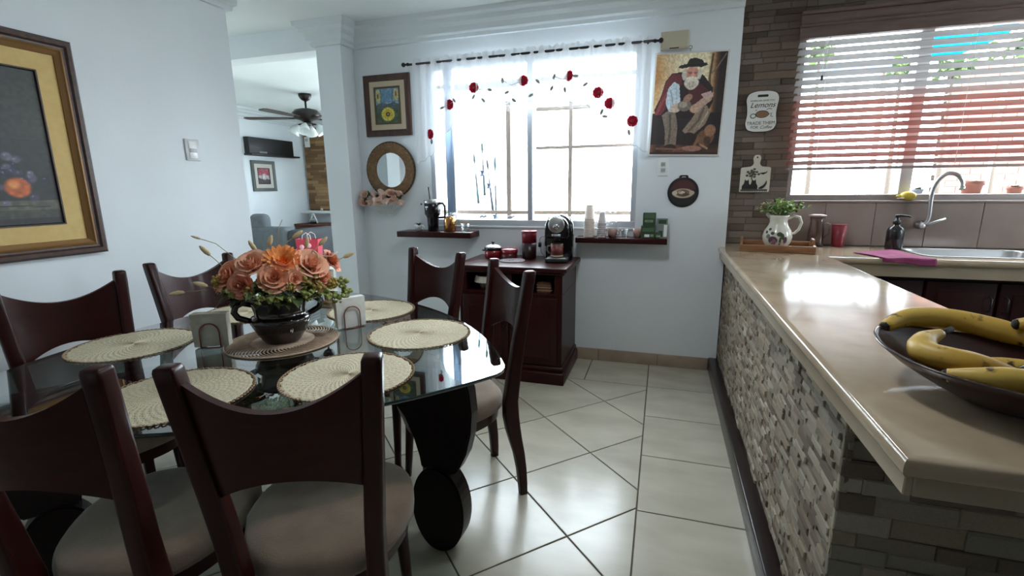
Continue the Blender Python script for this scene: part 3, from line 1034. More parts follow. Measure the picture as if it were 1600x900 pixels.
# ------------------------------------------------------------------ placemats
M_STRAW = mat('woven_straw', (204, 194, 168), 0.85, rgb2=(186, 174, 145), nscale=60, ncontrast=0.5, bump=0.3, bscale=300)
M_STRAWE = mat('straw_edge', (150, 124, 96), 0.85)
M_RAFFIA = mat('brown_raffia', (190, 164, 142), 0.8, rgb2=(168, 142, 120), nscale=40, bump=0.2, bscale=300)
def placemat_mesh(R=.205):
    mb = MB()
    NR, NT = 30, 168
    v = [(0, 0, .006)]
    for i in range(1, NR + 1):
        r = R * i / NR
        for k in range(NT):
            a = 2 * pi * k / NT
            ph = (k % 4) / 4.0
            row = (i // 2) % 2
            z = .0042 + .0007 * sin(2 * pi * (k / 4.0 + (.5 if (i // 2) % 2 else 0))) + .0004 * (i % 2)
            rr = r
            if i == NR: rr = r * (1 + .012 * (1 if (k // 3) % 2 else -1)); z = .003
            v.append((rr * cos(a), rr * sin(a), max(.0022, z)))
    f = [(0, 1 + k, 1 + (k + 1) % NT) for k in range(NT)]
    for i in range(NR - 1):
        for k in range(NT):
            k2 = (k + 1) % NT
            f.append((1 + i * NT + k, 1 + (i + 1) * NT + k, 1 + (i + 1) * NT + k2, 1 + i * NT + k2))
    b = len(v)
    v += [(v[1 + (NR - 1) * NT + k][0], v[1 + (NR - 1) * NT + k][1], 0.0005) for k in range(NT)]
    for k in range(NT):
        k2 = (k + 1) % NT
        f.append((1 + (NR - 1) * NT + k, b + k, b + k2, 1 + (NR - 1) * NT + k2))
    f.append(tuple(b + k for k in range(NT))[::-1])
    mb.add(v, f, False)
    return mb
pm0 = placemat_mesh().mesh('woven_field', M_STRAW)
eg = MB()
for k in range(84):
    a = 2 * pi * k / 84
    Mx = Matrix.Translation((.209 * cos(a), .209 * sin(a), .0035)) @ Matrix.Rotation(a, 4, 'Z')
    eg.tube([(-.004, -.006, 0), (.004, -.004, .001), (.005, .003, 0), (-.003, .007, 0)], .0022, 5, M=Mx)
edge0 = eg.mesh('scalloped_edge', M_STRAWE)
PM = [(-2.00, 1.300, 'woven straw placemat before the chair under the large painting'),
      (-1.375, 0.985, 'woven straw placemat partly hidden behind the two front chair backs'),
      (-0.965, 1.262, 'woven straw placemat behind the chair back in full view'),
      (-0.958, 1.742, 'woven straw placemat on the corner of the glass by the coffee cabinet chair'),
      (-1.381, 2.030, 'woven straw placemat behind the white napkin holder'),
      (-1.965, 1.835, 'woven straw placemat behind the flower pot, mostly hidden by the roses')]
for i, (x, y, lab) in enumerate(PM):
    t = thing('placemat', lab, 'placemat', (x, y, .75), 0.7 * i, 'woven straw placemats')
    new_obj('woven_field', pm0, t); new_obj('scalloped_edge', edge0, t)
# centre mat with open swirl spokes
t = thing('table_mat', 'round brown raffia mat with an open swirl border under the flower pot', 'placemat', (-1.447, 1.50, .75))
MB().lathe([(.0, .0008), (.118, .0008), (.121, .003), (.118, .0052), (0, .0052)], 64).build('woven_field', M_RAFFIA, t)
sp = MB()
for k in range(64):
    a0 = 2 * pi * k / 64
    pts = []
    for q in range(9):
        s = q / 8
        r = .116 + .094 * s; a = a0 + .42 * s * s + .05 * s
        pts.append((r * cos(a), r * sin(a), .0035 + .001 * sin(pi * s)))
    sp.tube(pts, .0026, 5)
sp.build('swirl_spokes', M_RAFFIA, t)
MB().tube([(.211 * cos(2 * pi * k / 96), .211 * sin(2 * pi * k / 96), .0034) for k in range(96)], .003, 6, closed=True).build('rim', M_RAFFIA, t)

# ------------------------------------------------------------------ napkin holders
M_NAPK = mat('paper_napkins', (244, 244, 242), 0.9, rgb2=(230, 228, 222), nscale=26, ncontrast=0.35)
M_NAPG = mat('patterned_napkins', (226, 221, 204), 0.9, rgb2=(196, 190, 170), nscale=26, ncontrast=0.45)
M_COPPER = mat('copper_wire', (150, 96, 78), 0.3, metal=0.9)
def napkin_holder(x, y, rz, m, label, lean=0.0):
    t = thing('napkin_holder', label, 'napkin holder', (x, y, .75), rz, 'napkin holders on the glass table')
    mb = MB()
    for k in range(7):
        y0 = -.017 + .005 * k
        mb.add([(-.062, y0, .006), (.062, y0, .006), (.064, y0 + lean * (k - 3) * .3, .138 - .002 * (k % 3)), (-.064, y0 + lean * (k - 3) * .3, .138 - .002 * (k % 2)),
                (-.062, y0 + .0046, .006), (.062, y0 + .0046, .006), (.064, y0 + .0046 + lean * (k - 3) * .3, .138 - .002 * (k % 3)), (-.064, y0 + .0046 + lean * (k - 3) * .3, .138 - .002 * (k % 2))],
               [(0, 1, 2, 3), (7, 6, 5, 4), (0, 4, 5, 1), (3, 2, 6, 7), (1, 5, 6, 2), (0, 3, 7, 4)])
    mb.build('napkin_stack', m, t)
    for yy in (-.025, .025):
        pts = [(-.035, yy, .004)] + [(-.035, yy, .02)] + [(.035 * cos(pi - a), yy * (1.0), .065 + .035 * sin(a)) for a in [pi * k / 10 for k in range(11)]] + [(.035, yy, .02), (.035, yy, .004)]
        MB().tube(pts, .0028, 8).build('wire_arch', M_COPPER, t)
    MB().tube([(-.035, -.025, .0032), (-.035, .025, .0032), (.035, .025, .0032), (.035, -.025, .0032)], .0028, 6, closed=True).build('wire_base', M_COPPER, t)
    return t
napkin_holder(-1.665, 1.37, radians(28), M_NAPG, 'wire napkin holder with grey-green patterned napkins, beside the flower pot handle', .004)
napkin_holder(-1.300, 1.745, radians(56), M_NAPK, 'wire napkin holder with bright white napkins standing upright', 0)

# ------------------------------------------------------------------ curtain on its rod
M_SHEER = sheer_mat('sheer_curtain', (240, 243, 248), 0.86, 0.10)
M_RODB = mat('curtain_rod_black', (22, 20, 20), 0.35)
rod = thing('curtain_rod', 'black curtain rod with small round end knobs above the dining window', 'curtain rod', (0, 0, 0))
MB().tube([(-1.945, 3.560, 2.287), (-0.10, 3.560, 2.291)], .0085, 10).build('pole', M_RODB, rod)
for x, s in ((-1.945, -1), (-0.10, 1)):
    MB().lathe([(.0, -.028), (.012, -.024), (.012, -.012), (.008, -.006), (.008, .006), (.0165, .014), (.0165, .026), (.010, .034), (0, .036)], 14,
               M=Matrix.Translation((x + s * .012, 3.560, 2.289)) @ Matrix.Rotation(s * pi / 2, 4, 'Y')).build('end_knob', M_RODB, rod)
for x in (-1.90, -0.15):
    MB().tube([(x, 3.652, 2.275), (x, 3.59, 2.275), (x, 3.562, 2.283)], .006, 8).build('bracket', M_RODB, rod)

HEM_X = [-1.90, -1.80, -1.735, -1.70, -1.60, -1.52, -1.40, -1.20, -1.00, -0.80, -0.63, -0.56, -0.50, -0.42, -0.33, -0.22, -0.13]
HEM_Z = [1.535, 1.585, 1.63, 1.72, 1.80, 1.90, 1.945, 1.95, 1.955, 1.95, 1.935, 1.93, 1.86, 1.78, 1.72, 1.63, 1.575]
CX0, CX1 = -1.895, -0.125
def curtain_y(x, w):
    """w = 0 at the rod, 1 at the hem; gathers fade a little downwards."""
    return 3.558 + .010 * sin(x * 74) * (1 - .35 * w) + .006 * sin(x * 31 + 1.3) + .004 * sin(x * 149 + w * 3)
cur = thing('curtain', 'sheer white valance curtain with embroidered red roses, hanging from the black rod', 'curtain', (0, 0, 0))
def cpt(u, w):
    x = CX0 + (CX1 - CX0) * u
    zb = float(np.interp(x, HEM_X, HEM_Z)) + .006 * sin(x * 90)
    zt = 2.326 + .006 * sin(x * 120) + .004 * sin(x * 57)
    z = zt + (zb - zt) * w
    return (x, curtain_y(x, w), z)
MB().grid(cpt, 420, 26).build('sheer_cloth', M_SHEER, cur)
hem = MB()
hem.tube([(lambda p: (p[0], p[1] - .002, p[2]))(cpt(i / 160, .995)) for i in range(161)], .0022, 5)
hem.build('hem_cord', mat('hem_thread', (190, 196, 196), .8), cur)
M_REDF = sheer_mat('embroidered_red', (196, 40, 66), 0.93)
M_REDD = mat('embroidered_dark_red', (150, 20, 44), .8)
M_LEAF = mat('embroidered_leaf', (150, 152, 148), .85)
def on_curtain(x, z, dy=-.004):
    zb = float(np.interp(x, HEM_X, HEM_Z)); zt = 2.326
    return (x, curtain_y(x, (zt - z) / (zt - zb)) + dy - .006, z)
def rosette(n, R):
    mb = MB()
    for ring, (r0, rr, k) in enumerate(((R * .62, R * .42, n), (R * .30, R * .34, n - 3))):
        for i in range(k):
            a = 2 * pi * i / k + ring * .4
            mb.sphere((r0 * cos(a), r0 * sin(a), .0012 + ring * .0018), rr, 8, 4, (1, 1, .10))
    mb.sphere((0, 0, .005), R * .22, 8, 4, (1, 1, .3))
    return mb
fl_me = rosette(9, .038).mesh('embroidered_flower', M_REDF)
cn_me = MB().sphere((0, 0, .006), .014, 10, 5, (1, 1, .3)).mesh('flower_centre', M_REDD)
lf_me = MB().sphere((0, 0, .001), .021, 8, 4, (.48, 1, .08)).mesh('embroidered_leaf', M_LEAF)
FX = [(-1.772, 1.767), (-1.604, 1.977), (-1.395, 2.084), (-1.014, 2.107), (-0.676, 2.112), (-0.470, 1.989), (-0.389, 1.916), (-0.232, 1.79)]
for i, (x, z) in enumerate(FX):
    p = on_curtain(x, z)
    o = new_obj('embroidered_flower', fl_me, cur); o.matrix_local = frame_M(p, (1, 0, 0), (0, 0, 1)) @ Matrix.Rotation(i * .7, 4, 'Z') @ Matrix.Scale(.72 if i in (0, 4) else 1.0, 4, (1, 0, 0))
    o2 = new_obj('flower_centre', cn_me, o)
LF = [(-1.76, 1.71), (-1.66, 1.955), (-1.55, 2.0), (-1.40, 2.02), (-1.27, 2.06), (-1.17, 2.12), (-1.13, 2.03), (-0.90, 2.09), (-0.80, 2.04), (-0.63, 2.11), (-0.70, 2.02),
      (-0.95, 2.0), (-1.32, 1.99), (-0.44, 1.86), (-0.42, 1.83), (-0.25, 1.715), (-0.56, 2.05), (-1.08, 1.975), (-0.78, 2.115)]
for i, (x, z) in enumerate(LF):
    o = new_obj('embroidered_leaf', lf_me, cur); o.matrix_local = frame_M(on_curtain(x, z), (1, 0, 0), (0, 0, 1)) @ Matrix.Rotation(i * 1.9, 4, 'Z')
for pts in ([(-1.66, 1.955), (-1.60, 1.977), (-1.55, 2.0)], [(-1.40, 2.084), (-1.32, 2.06), (-1.22, 2.05), (-1.13, 2.03)], [(-1.45, 1.965), (-1.35, 1.972), (-1.25, 1.985), (-1.17, 1.965), (-1.08, 1.975)],
            [(-1.17, 2.12), (-1.10, 2.08), (-1.014, 2.107)], [(-0.90, 2.09), (-0.84, 2.05), (-0.80, 2.04), (-0.70, 2.02)], [(-0.78, 2.115), (-0.72, 2.09), (-0.676, 2.112), (-0.63, 2.11)],
            [(-0.47, 1.98), (-0.45, 1.92), (-0.44, 1.86)], [(-0.23, 1.79), (-0.25, 1.715)], [(-0.95, 2.0), (-0.88, 1.985), (-0.80, 1.99)]):
    MB().tube([on_curtain(x, z, -.005) for x, z in pts], .0018, 5).build('stitched_stem', M_LEAF, cur)

# ------------------------------------------------------------------ framed pictures
M_FRAME = mat('brown_frame', (72, 44, 32), 0.35, rgb2=(52, 30, 22), nscale=8, stretch=(6, 6, 1))
M_FRAMED = mat('dark_brown_frame', (46, 27, 22), 0.4)
M_GOLD = mat('gold_line', (134, 98, 56), 0.4, metal=0.4)
M_MATB = mat('cream_mat_board', (216, 186, 124), 0.85, rgb2=(208, 176, 114), nscale=30)
M_MATP = mat('pale_mat_board', (206, 190, 164), 0.85)

def frame_ring(w, h, prof, name, m, parent, M):
    """Mitred frame; prof: list of (inset from outer edge, height)."""
    v = []; f = []
    k = len(prof)
    cs = [(-1, -1), (1, -1), (1, 1), (-1, 1)]
    for sx, sy in cs:
        for i, z in prof:
            v.append((sx * (w / 2 - i), sy * (h / 2 - i), z))
    for c in range(4):
        d = (c + 1) % 4
        for j in range(k - 1):
            f.append((c * k + j, d * k + j, d * k + j + 1, c * k + j + 1))
        f.append((c * k + k - 1, d * k + k - 1, d * k, c * k))
    o = MB().add(v, f).build(name, m, parent)
    o.matrix_local = M
    return o

def still_life():
    c = Canvas(150, 130, (44, 46, 44))
    n = c.noise(4); c.put(n * .5, (26, 28, 32)); c.put((c.y > .55) * c.noise(3) * .45, (78, 80, 66))
    c.put((c.y < .16) * .9, (92, 90, 74)); c.put((c.y < .10) * .8, (58, 58, 54)); c.put((c.y < .045) * .8, (34, 32, 34))
    rr = random.Random(3)
    for k in range(80):
        x, y = rr.gauss(.70, .10), rr.gauss(.36, .075)
        r = rr.uniform(.014, .024)
        c.ell(x, y, r, r * 150 / 130, rr.choice([(52, 48, 72), (70, 62, 84), (40, 38, 60), (96, 88, 106)]), soft=.5)
        c.ell(x - r * .3, y + r * .35, r * .25, r * .25, (150, 148, 160), soft=.8, op=.7)
    for x, y, r, col in ((.83, .245, .055, (188, 92, 44)), (.60, .22, .05, (150, 62, 40)), (.45, .23, .06, (170, 122, 58)), (.33, .25, .05, (120, 52, 40))):
        c.ell(x, y, r, r * 150 / 130, col, soft=.25); c.ell(x - r * .25, y + r * .3, r * .4, r * .4, (226, 160, 80), soft=.9, op=.7)
    c.ell(.40, .45, .08, .22, (66, 58, 48), soft=.3); c.ell(.40, .68, .035, .1, (72, 64, 52), soft=.3)
    c.line([(.05, .13), (.3, .12), (.6, .135), (.95, .12)], .004, (40, 38, 36))
    return c.speckle(.35, 60)
p = thing('framed_painting', 'large gilt and brown framed still life with fruit on the blue-white wall', 'painting', (-2.70, 1.115, 1.545))
FM = frame_M((0, 0, 0), (0, 1, 0), (0, 0, 1))
PW, PH = 1.16, 0.976
frame_ring(PW, PH, [(0, 0), (0, .030), (.010, .040), (.026, .040), (.034, .032), (.046, .030)], 'frame', M_FRAME, p, FM)
frame_ring(PW - .084, PH - .084, [(0, .020), (0, .031), (.008, .034), (.014, .028), (.022, .024), (.030, .020), (.033, .010)], 'inner_frame', M_GOLD, p, FM)
frame_ring(PW - .145, PH - .145, [(0, .004), (0, .014), (.078, .014), (.078, .004)], 'mat_board', M_MATB, p, FM)
frame_ring(PW - .296, PH - .296, [(0, .004), (0, .018), (.006, .018), (.010, .008)], 'fillet', M_FRAMED, p, FM)
print_sheet('canvas', still_life(), PW - .305, PH - .305, p, FM @ Matrix.Translation((0, 0, .008)), .003)

def sunflower():
    c = Canvas(60, 84, (86, 104, 84))
    c.put((c.y > .55) * 1.0, (98, 138, 172)); c.put((c.y > .62) * c.noise(5) * .7, (150, 180, 200))
    c.put(((c.y > .5) & (c.y < .6)) * c.noise(8) * .9, (206, 208, 206))
    c.poly([(0, .52), (.3, .60), (.5, .54), (.8, .60), (1, .52), (1, .4), (0, .4)], (78, 88, 96), .8)
    c.put((c.y < .42) * c.noise(9) * .8, (46, 66, 42))
    c.ell(.12, .78, .12, .2, (196, 190, 126)); c.ell(.88, .80, .12, .18, (196, 186, 130)); c.ell(.1, .78, .03, .08, (70, 66, 40)); c.ell(.88, .82, .03, .08, (90, 80, 44))
    c.line([(.2, .95), (.22, .7), (.26, .5)], .012, (40, 60, 60)); c.line([(.75, .95), (.70, .7), (.72, .5)], .014, (34, 66, 82))
    for k in range(20):
        a = 2 * pi * k / 20
        c.ell(.50 + .20 * cos(a), .25 + .14 * sin(a), .10, .035, (220, 204, 84), rot=math.degrees(a), soft=.3)
    c.ell(.5, .25, .20, .14, (206, 186, 60)); c.ell(.5, .25, .09, .065, (70, 44, 30)); c.ell(.5, .25, .04, .03, (196, 176, 150))
    return c.speckle(.3, 30)
p = thing('framed_picture', 'small brown framed sunflower picture above the round rattan mirror', 'picture', (-2.189, 3.654, 2.0155))
FM = frame_M((0, 0, 0), (1, 0, 0), (0, 0, 1))
frame_ring(.422, .476, [(0, 0), (0, .018), (.006, .022), (.034, .024), (.046, .018), (.05, .010)], 'frame', mat('walnut_frame', (82, 52, 42), .4, rgb2=(62, 38, 32), nscale=6, stretch=(6, 1, 6)), p, FM)
frame_ring(.33, .384, [(0, .002), (0, .010), (.046, .010), (.046, .004)], 'mat_board', M_MATP, p, FM)
frame_ring(.238, .292, [(0, .004), (0, .016), (.010, .016), (.014, .008)], 'inner_frame', mat('bronze_frame', (92, 74, 46), .4), p, FM)
print_sheet('canvas', sunflower(), .214, .268, p, FM @ Matrix.Translation((0, 0, .008)), .003)

def old_man():
    c = Canvas(120, 172, (226, 212, 178))
    c.put(np.clip((.35 - c.x) * 3, 0, 1) * c.noise(5, 1.0) * 1.2, (168, 118, 62))
    c.put(np.clip((c.x - .74) * 8, 0, 1), (140, 96, 58)); c.put(np.clip((c.x - .83) * 12, 0, 1), (46, 36, 32))
    c.line([(.80, .98), (.78, .75), (.82, .55)], .02, (96, 70, 48)); c.line([(.98, .98), (.86, .84), (.80, .80)], .012, (120, 104, 90))
    c.put((c.y < .42) * .96, (36, 28, 28)); c.put((c.y < .10) * c.noise(8) * 1.2, (112, 74, 56)); c.put((c.y < .022) * 1.0, (60, 40, 36))
    # cape and body
    c.poly([(.06, .38), (.02, .45), (.10, .58), (.16, .74), (.24, .81), (.36, .82), (.60, .82), (.70, .78), (.84, .66), (.86, .52), (.78, .40), (.5, .36)], (40, 26, 28))
    c.poly([(.02, .40), (.10, .56), (.17, .74), (.26, .81), (.37, .80), (.40, .70), (.30, .62), (.22, .5), (.12, .40)], (104, 36, 42))
    c.poly([(.50, .70), (.60, .74), (.74, .66), (.86, .58), (.74, .52), (.60, .50), (.55, .42), (.50, .50)], (78, 34, 36))
    c.line([(.06, .42), (.12, .52), (.20, .62)], .03, (132, 62, 60))
    # sleeve
    c.poly([(.20, .66), (.28, .73), (.36, .70), (.38, .60), (.40, .52), (.34, .44), (.24, .43), (.18, .52)], (194, 208, 216))
    c.line([(.24, .64), (.28, .54), (.30, .46)], .012, (150, 168, 182)); c.line([(.32, .66), (.34, .56)], .010, (160, 176, 188))
    c.ell(.34, .47, .09, .045, (196, 176, 158), rot=25)
    # trousers
    c.poly([(.14, .40), (.22, .44), (.34, .42), (.38, .30), (.38, .10), (.22, .09), (.20, .26)], (128, 112, 98))
    c.poly([(.46, .24), (.58, .36), (.66, .46), (.78, .49), (.84, .42), (.78, .30), (.62, .20), (.52, .20)], (136, 118, 102))
    c.line([(.26, .40), (.28, .26), (.27, .12)], .02, (92, 80, 72)); c.line([(.74, .46), (.68, .34), (.56, .24)], .022, (98, 84, 74)); c.line([(.80, .42), (.70, .28)], .016, (168, 150, 132))
    c.ell(.30, .07, .09, .035, (52, 38, 34)); c.ell(.58, .17, .10, .05, (44, 32, 30), rot=-20)
    # arms, hands and bowl
    c.poly([(.60, .50), (.74, .58), (.86, .62), (.84, .54), (.70, .46), (.58, .43)], (176, 146, 128)); c.ell(.62, .46, .08, .045, (186, 152, 130), rot=10)
    c.poly([(.68, .60), (.82, .63), (.86, .58), (.76, .54)], (186, 160, 152))
    c.ell(.46, .49, .10, .055, (116, 108, 96)); c.ell(.44, .50, .06, .03, (158, 150, 134)); c.ell(.50, .565, .07, .035, (158, 118, 100), rot=40)
    # head
    c.ell(.53, .80, .095, .07, (196, 140, 122)); c.ell(.50, .81, .03, .012, (150, 96, 86)); c.ell(.58, .81, .03, .012, (150, 96, 86)); c.ell(.54, .79, .018, .02, (216, 150, 130))
    c.ell(.53, .715, .105, .062, (214, 206, 190)); c.ell(.53, .69, .075, .045, (196, 186, 168)); c.ell(.42, .795, .035, .055, (206, 196, 180)); c.ell(.635, .795, .03, .05, (206, 196, 180))
    c.line([(.46, .755), (.54, .765), (.61, .755)], .016, (226, 220, 206)); c.line([(.50, .72), (.51, .67)], .008, (170, 160, 144)); c.line([(.56, .72), (.55, .67)], .008, (170, 160, 144))
    c.poly([(.32, .865), (.36, .89), (.44, .895), (.48, .945), (.56, .955), (.66, .93), (.68, .905), (.72, .90), (.74, .88), (.66, .862), (.50, .868), (.38, .855)], (34, 30, 26))
    c.line([(.44, .885), (.68, .89)], .010, (20, 17, 16))
    # dog
    c.ell(.80, .17, .13, .08, (110, 78, 56), rot=30); c.ell(.86, .24, .08, .06, (146, 106, 80)); c.line([(.70, .16), (.66, .10)], .03, (126, 90, 66)); c.ell(.83, .14, .05, .04, (70, 50, 40)); c.line([(.74, .10), (.84, .06)], .02, (160, 124, 96))
    c.line([(.1, .06), (.4, .05), (.5, .07)], .02, (126, 84, 70)); c.ell(.62, .06, .14, .03, (150, 108, 92))
    c.a = c.a * 1.08
    return c.speckle(.22, 50)
p = thing('poster', 'white-edged painted poster of a bearded old man in a black hat', 'poster', (0.121, 3.6515, 1.889))
PMx = frame_M((0, 0, 0), (cos(radians(2.2)), 0, -sin(radians(2.2))), (sin(radians(2.2)) * .55, 0, cos(radians(2.2))))
o = MB().bbox(-.235, .235, -.337, .337, 0, .012, .002, 1).build('board', mat('poster_edge', (214, 212, 208), .5), p); o.matrix_local = PMx
print_sheet('print', old_man(), .446, .650, p, PMx @ Matrix.Translation((.002, 0, .0132)), .001)
MB().tube([(0.0, -.012, .337), (0.0, -.012, .355)], .0015, 6).build('hanging_wire', M_BLACKM, p)
MB().tube([(0.0 + .012 * cos(a), -.012, .362 + .010 * sin(a)) for a in [2 * pi * k / 12 for k in range(12)]], .0014, 6, closed=True).build('hanging_ring', M_BLACKM, p)

# ------------------------------------------------------------------ electrics
p = thing('junction_box', 'cream surface-mounted junction box above the poster', 'electrical box', (0.017, 3.654, 2.298))
MB().bbox(-.088, .088, -.058, 0, -.052, .052, .005).build('cover', mat('cream_plastic', (190, 182, 158), .45), p)
MB().bbox(-.03, .03, -.0585, -.05, -.056, -.050, .001, 1).build('cable_slot', M_BLACKM, p)
p = thing('wall_outlet', 'white wall outlet under the poster', 'outlet', (-0.013, 3.654, 1.480))
MB().bbox(-.036, .036, -.008, 0, -.060, .060, .003).build('plate', M_WHITEP, p)
for dz in (-.02, .02):
    q = MB().bbox(-.016, .016, -.011, -.007, dz - .015, dz + .015, .003).build('socket', mat('grey_plastic', (176, 178, 176), .4), p)
    for dx in (-.006, .006):
        MB().box(dx - .0014, dx + .0014, -.0116, -.0105, dz - .005, dz + .006).build('slot', M_BLACKM, q)
p = thing('light_switch', 'white double light switch on the blue-white wall beside the opening', 'switch', (-2.70, 2.263, 1.590))
MB().bbox(0, .009, -.046, .046, -.062, .062, .003).build('plate', mat('switch_plate', (205, 205, 205), .3), p)
MB().bbox(.008, .012, -.026, .026, -.05, .05, .002).build('insert', mat('switch_insert', (228, 228, 228), .25), p)
MB().bbox(.011, .0155, -.022, .022, -.015, .008, .002).build('rocker', mat('switch_rocker', (168, 170, 176), .3), p)
structure(MB().sphere((-1.93, 3.652, 1.222), .008, 8, 6).build('trim_4', M_BLACKM))

# ------------------------------------------------------------------ rattan mirror and wall basket
M_RATTAN = mat('rattan', (160, 128, 94), 0.7, rgb2=(120, 92, 64), nscale=40, ncontrast=.6)
M_RATTAND = mat('rattan_dark', (70, 50, 36), 0.7)
p = thing('wall_mirror', 'round mirror in a woven rattan frame', 'mirror', (-2.195, 3.654, 1.503))
Mm = frame_M((0, 0, 0), (1, 0, 0), (0, 0, 1))
o = MB().lathe([(0, .004), (.146, .004), (.146, .008), (0, .008)], 48, smooth=False).build('glass', mat('mirror_silver', (214, 218, 218), .02, metal=1.0), p); o.matrix_local = Mm
w = MB()
for ring in range(9):
    r = .146 + .0088 * ring
    n = 96
    w.tube([((r + .0022 * sin(a * 44 + ring * pi)) * cos(a), (r + .0022 * sin(a * 44 + ring * pi)) * sin(a), .012 + .004 * sin(a * 44 + ring * pi) + .010 * sin(pi * (ring + .5) / 9)) for a in [2 * pi * k / 220 for k in range(220)]], .0062, 5, closed=True)
o = w.build('woven_frame', M_RATTAN, p); o.matrix_local = Mm
o = MB().tube([(.2235 * cos(a), .2235 * sin(a), .010) for a in [2 * pi * k / 80 for k in range(80)]], .009, 8, closed=True).build('outer_rim', M_RATTAND, p); o.matrix_local = Mm

# roses -------------------------------------------------------------
def rose_builder(R, seed, tight=0.0):
    rr = random.Random(seed)
    mb = MB()
    layers = [(3, .16, .95, 5), (4, .30, .92, 12), (5, .48, .82, 24), (6, .68, .66, 40), (7, .90, .46, 58)]
    for li, (n, rad, hgt, tilt) in enumerate(layers):
        for k in range(n):
            a0 = 2 * pi * k / n + li * .9 + rr.uniform(-.15, .15)
            half = pi / n * 1.45
            ra = R * rad * rr.uniform(.92, 1.06); hh = R * hgt * rr.uniform(.92, 1.06)
            tl = radians(tilt * (1 - tight))
            def pt(u, w, a0=a0, half=half, ra=ra, hh=hh, tl=tl):
                s = 2 * u - 1
                a = a0 + s * half * (0.35 + .65 * min(1, w * 1.7))
                edge = 1 - .22 * s * s * w
                ht = (w ** .8) * edge
                r = R * .10 + (ra - R * .1) * min(1, w * 1.25) ** .8 + sin(tl) * R * .42 * w * w
                curl = R * .10 * max(0, w - .78) / .22 * (li / 4.0)
                return ((r + curl) * cos(a), (r + curl) * sin(a), -R * .35 + (hh + R * .35) * ht - curl * .8)
            mb.grid(pt, 6, 5)
    mb.sphere((0, 0, -.2 * R), R * .42, 10, 6, (1, 1, .8))
    return mb
M_ROSES = [mat('rose_terracotta', (238, 178, 144), .75, rgb2=(222, 152, 118), nscale=30), mat('rose_dusty', (242, 194, 164), .75, rgb2=(228, 168, 138), nscale=30), mat('rose_brick', (226, 156, 126), .75, rgb2=(204, 128, 102), nscale=30)]
M_ROSEP = [mat('rose_pale_pink', (240, 214, 198), .75, rgb2=(226, 192, 176), nscale=40), mat('rose_beige', (232, 200, 184), .75, rgb2=(214, 176, 160), nscale=40)]
M_GREEN = [mat('leaf_dark', (46, 62, 36), .6, rgb2=(34, 46, 28), nscale=30), mat('leaf_mid', (84, 102, 52), .6, rgb2=(60, 78, 40), nscale=30), mat('leaf_lime', (142, 150, 74), .6, rgb2=(116, 126, 60), nscale=30)]
def leaf_mesh(L, Wd, m, name='leaf', fold=.25):
    def pt(u, w):
        s = 2 * u - 1
        hw = Wd * sin(pi * min(.999, max(.001, w ** .8))) 
        return (s * hw, L * w, fold * hw * abs(s) + .18 * L * sin(w * pi * .8) - .10 * L * w * w)
    return MB().grid(pt, 4, 6).mesh(name, m)

p = thing('wall_basket', 'white wire wall basket of pale pink roses under the rattan mirror', 'flower basket', (-2.245, 3.654, 1.135))
wb = MB()
for zz, ww, dd in ((.0, .075, .05), (.045, .105, .075), (.085, .135, .10)):
    pts = [(-ww, -.006, zz)] + [(ww * cos(pi + a), -.006 - dd * sin(a), zz) for a in [pi * k / 12 for k in range(13)]] + [(ww, -.006, zz)]
    wb.tube(pts, .0025, 6)
    wb.tube([(-ww, -.006, zz), (ww, -.006, zz)], .0025, 6)
wb.build('rim_wires', M_WHITEP, p)
ww = MB()
for k in range(13):
    a = pi * k / 12
    ww.tube([(.075 * cos(pi + a), -.006 - .05 * sin(a), 0), (.105 * cos(pi + a), -.006 - .075 * sin(a), .045), (.135 * cos(pi + a), -.006 - .10 * sin(a), .085)], .0016, 5)
    ww.tube([(.075 * cos(pi + a), -.006 - .05 * sin(a), 0), (0, -.012, 0)], .0016, 5)
ww.build('basket_wires', M_WHITEP, p)
rose_me = [rose_builder(.036, 40 + i, .35).mesh('rose', M_ROSEP[i % 2]) for i in range(3)]
for i, (x, y, z) in enumerate([(-.185, -.06, .165), (-.19, -.075, .10), (-.12, -.095, .095), (-.06, -.105, .10), (0.0, -.11, .125), (.055, -.11, .105), (.11, -.09, .125), (.075, -.075, .175), (.14, -.06, .17), (-.02, -.07, .17), (-.09, -.06, .15), (.16, -.075, .095)]):
    o = new_obj('rose', rose_me[i % 3], p, (x, y, z)); o.rotation_euler = (radians(60 - 20 * (i % 3)), radians(14 * ((i % 5) - 2)), i)
lm = [leaf_mesh(.055, .014, M_GREEN[i]) for i in range(3)]
rr = random.Random(5)
for i in range(22):
    o = new_obj('leaf', lm[i % 2], p, (rr.uniform(-.17, .15), rr.uniform(-.10, -.04), rr.uniform(.09, .17)))
    o.rotation_euler = (rr.uniform(.2, 1.2), rr.uniform(-.6, .6), rr.uniform(0, 6.28))

# ------------------------------------------------------------------ round trivet on the wall
def cup_print():
    c = Canvas(60, 60, (36, 32, 34))
    c.put(((c.x - .5) ** 2 + (c.y - .5) ** 2 < .22) * (c.y > .58) * .9, (82, 42, 40))
    c.ell(.5, .46, .36, .17, (186, 168, 144)); c.ell(.5, .47, .24, .13, (120, 98, 82)); c.ell(.46, .50, .12, .06, (206, 194, 174)); c.ell(.58, .42, .10, .05, (92, 70, 58)); c.ell(.22, .47, .09, .08, (200, 184, 160)); c.ell(.80, .48, .09, .07, (190, 170, 146))
    c.line([(.3, .42), (.5, .36), (.7, .42)], .02, (74, 56, 48)); c.line([(.38, .50), (.46, .56), (.56, .54), (.60, .46)], .015, (70, 52, 46))
    rad = np.hypot(c.x - .5, c.y - .5)
    c.put((rad > .44) * 1.0, (26, 25, 28))
    return c
p = thing('wall_trivet', 'round black hanging trivet with a painted cream cup', 'trivet', (0.130, 3.654, 1.306))
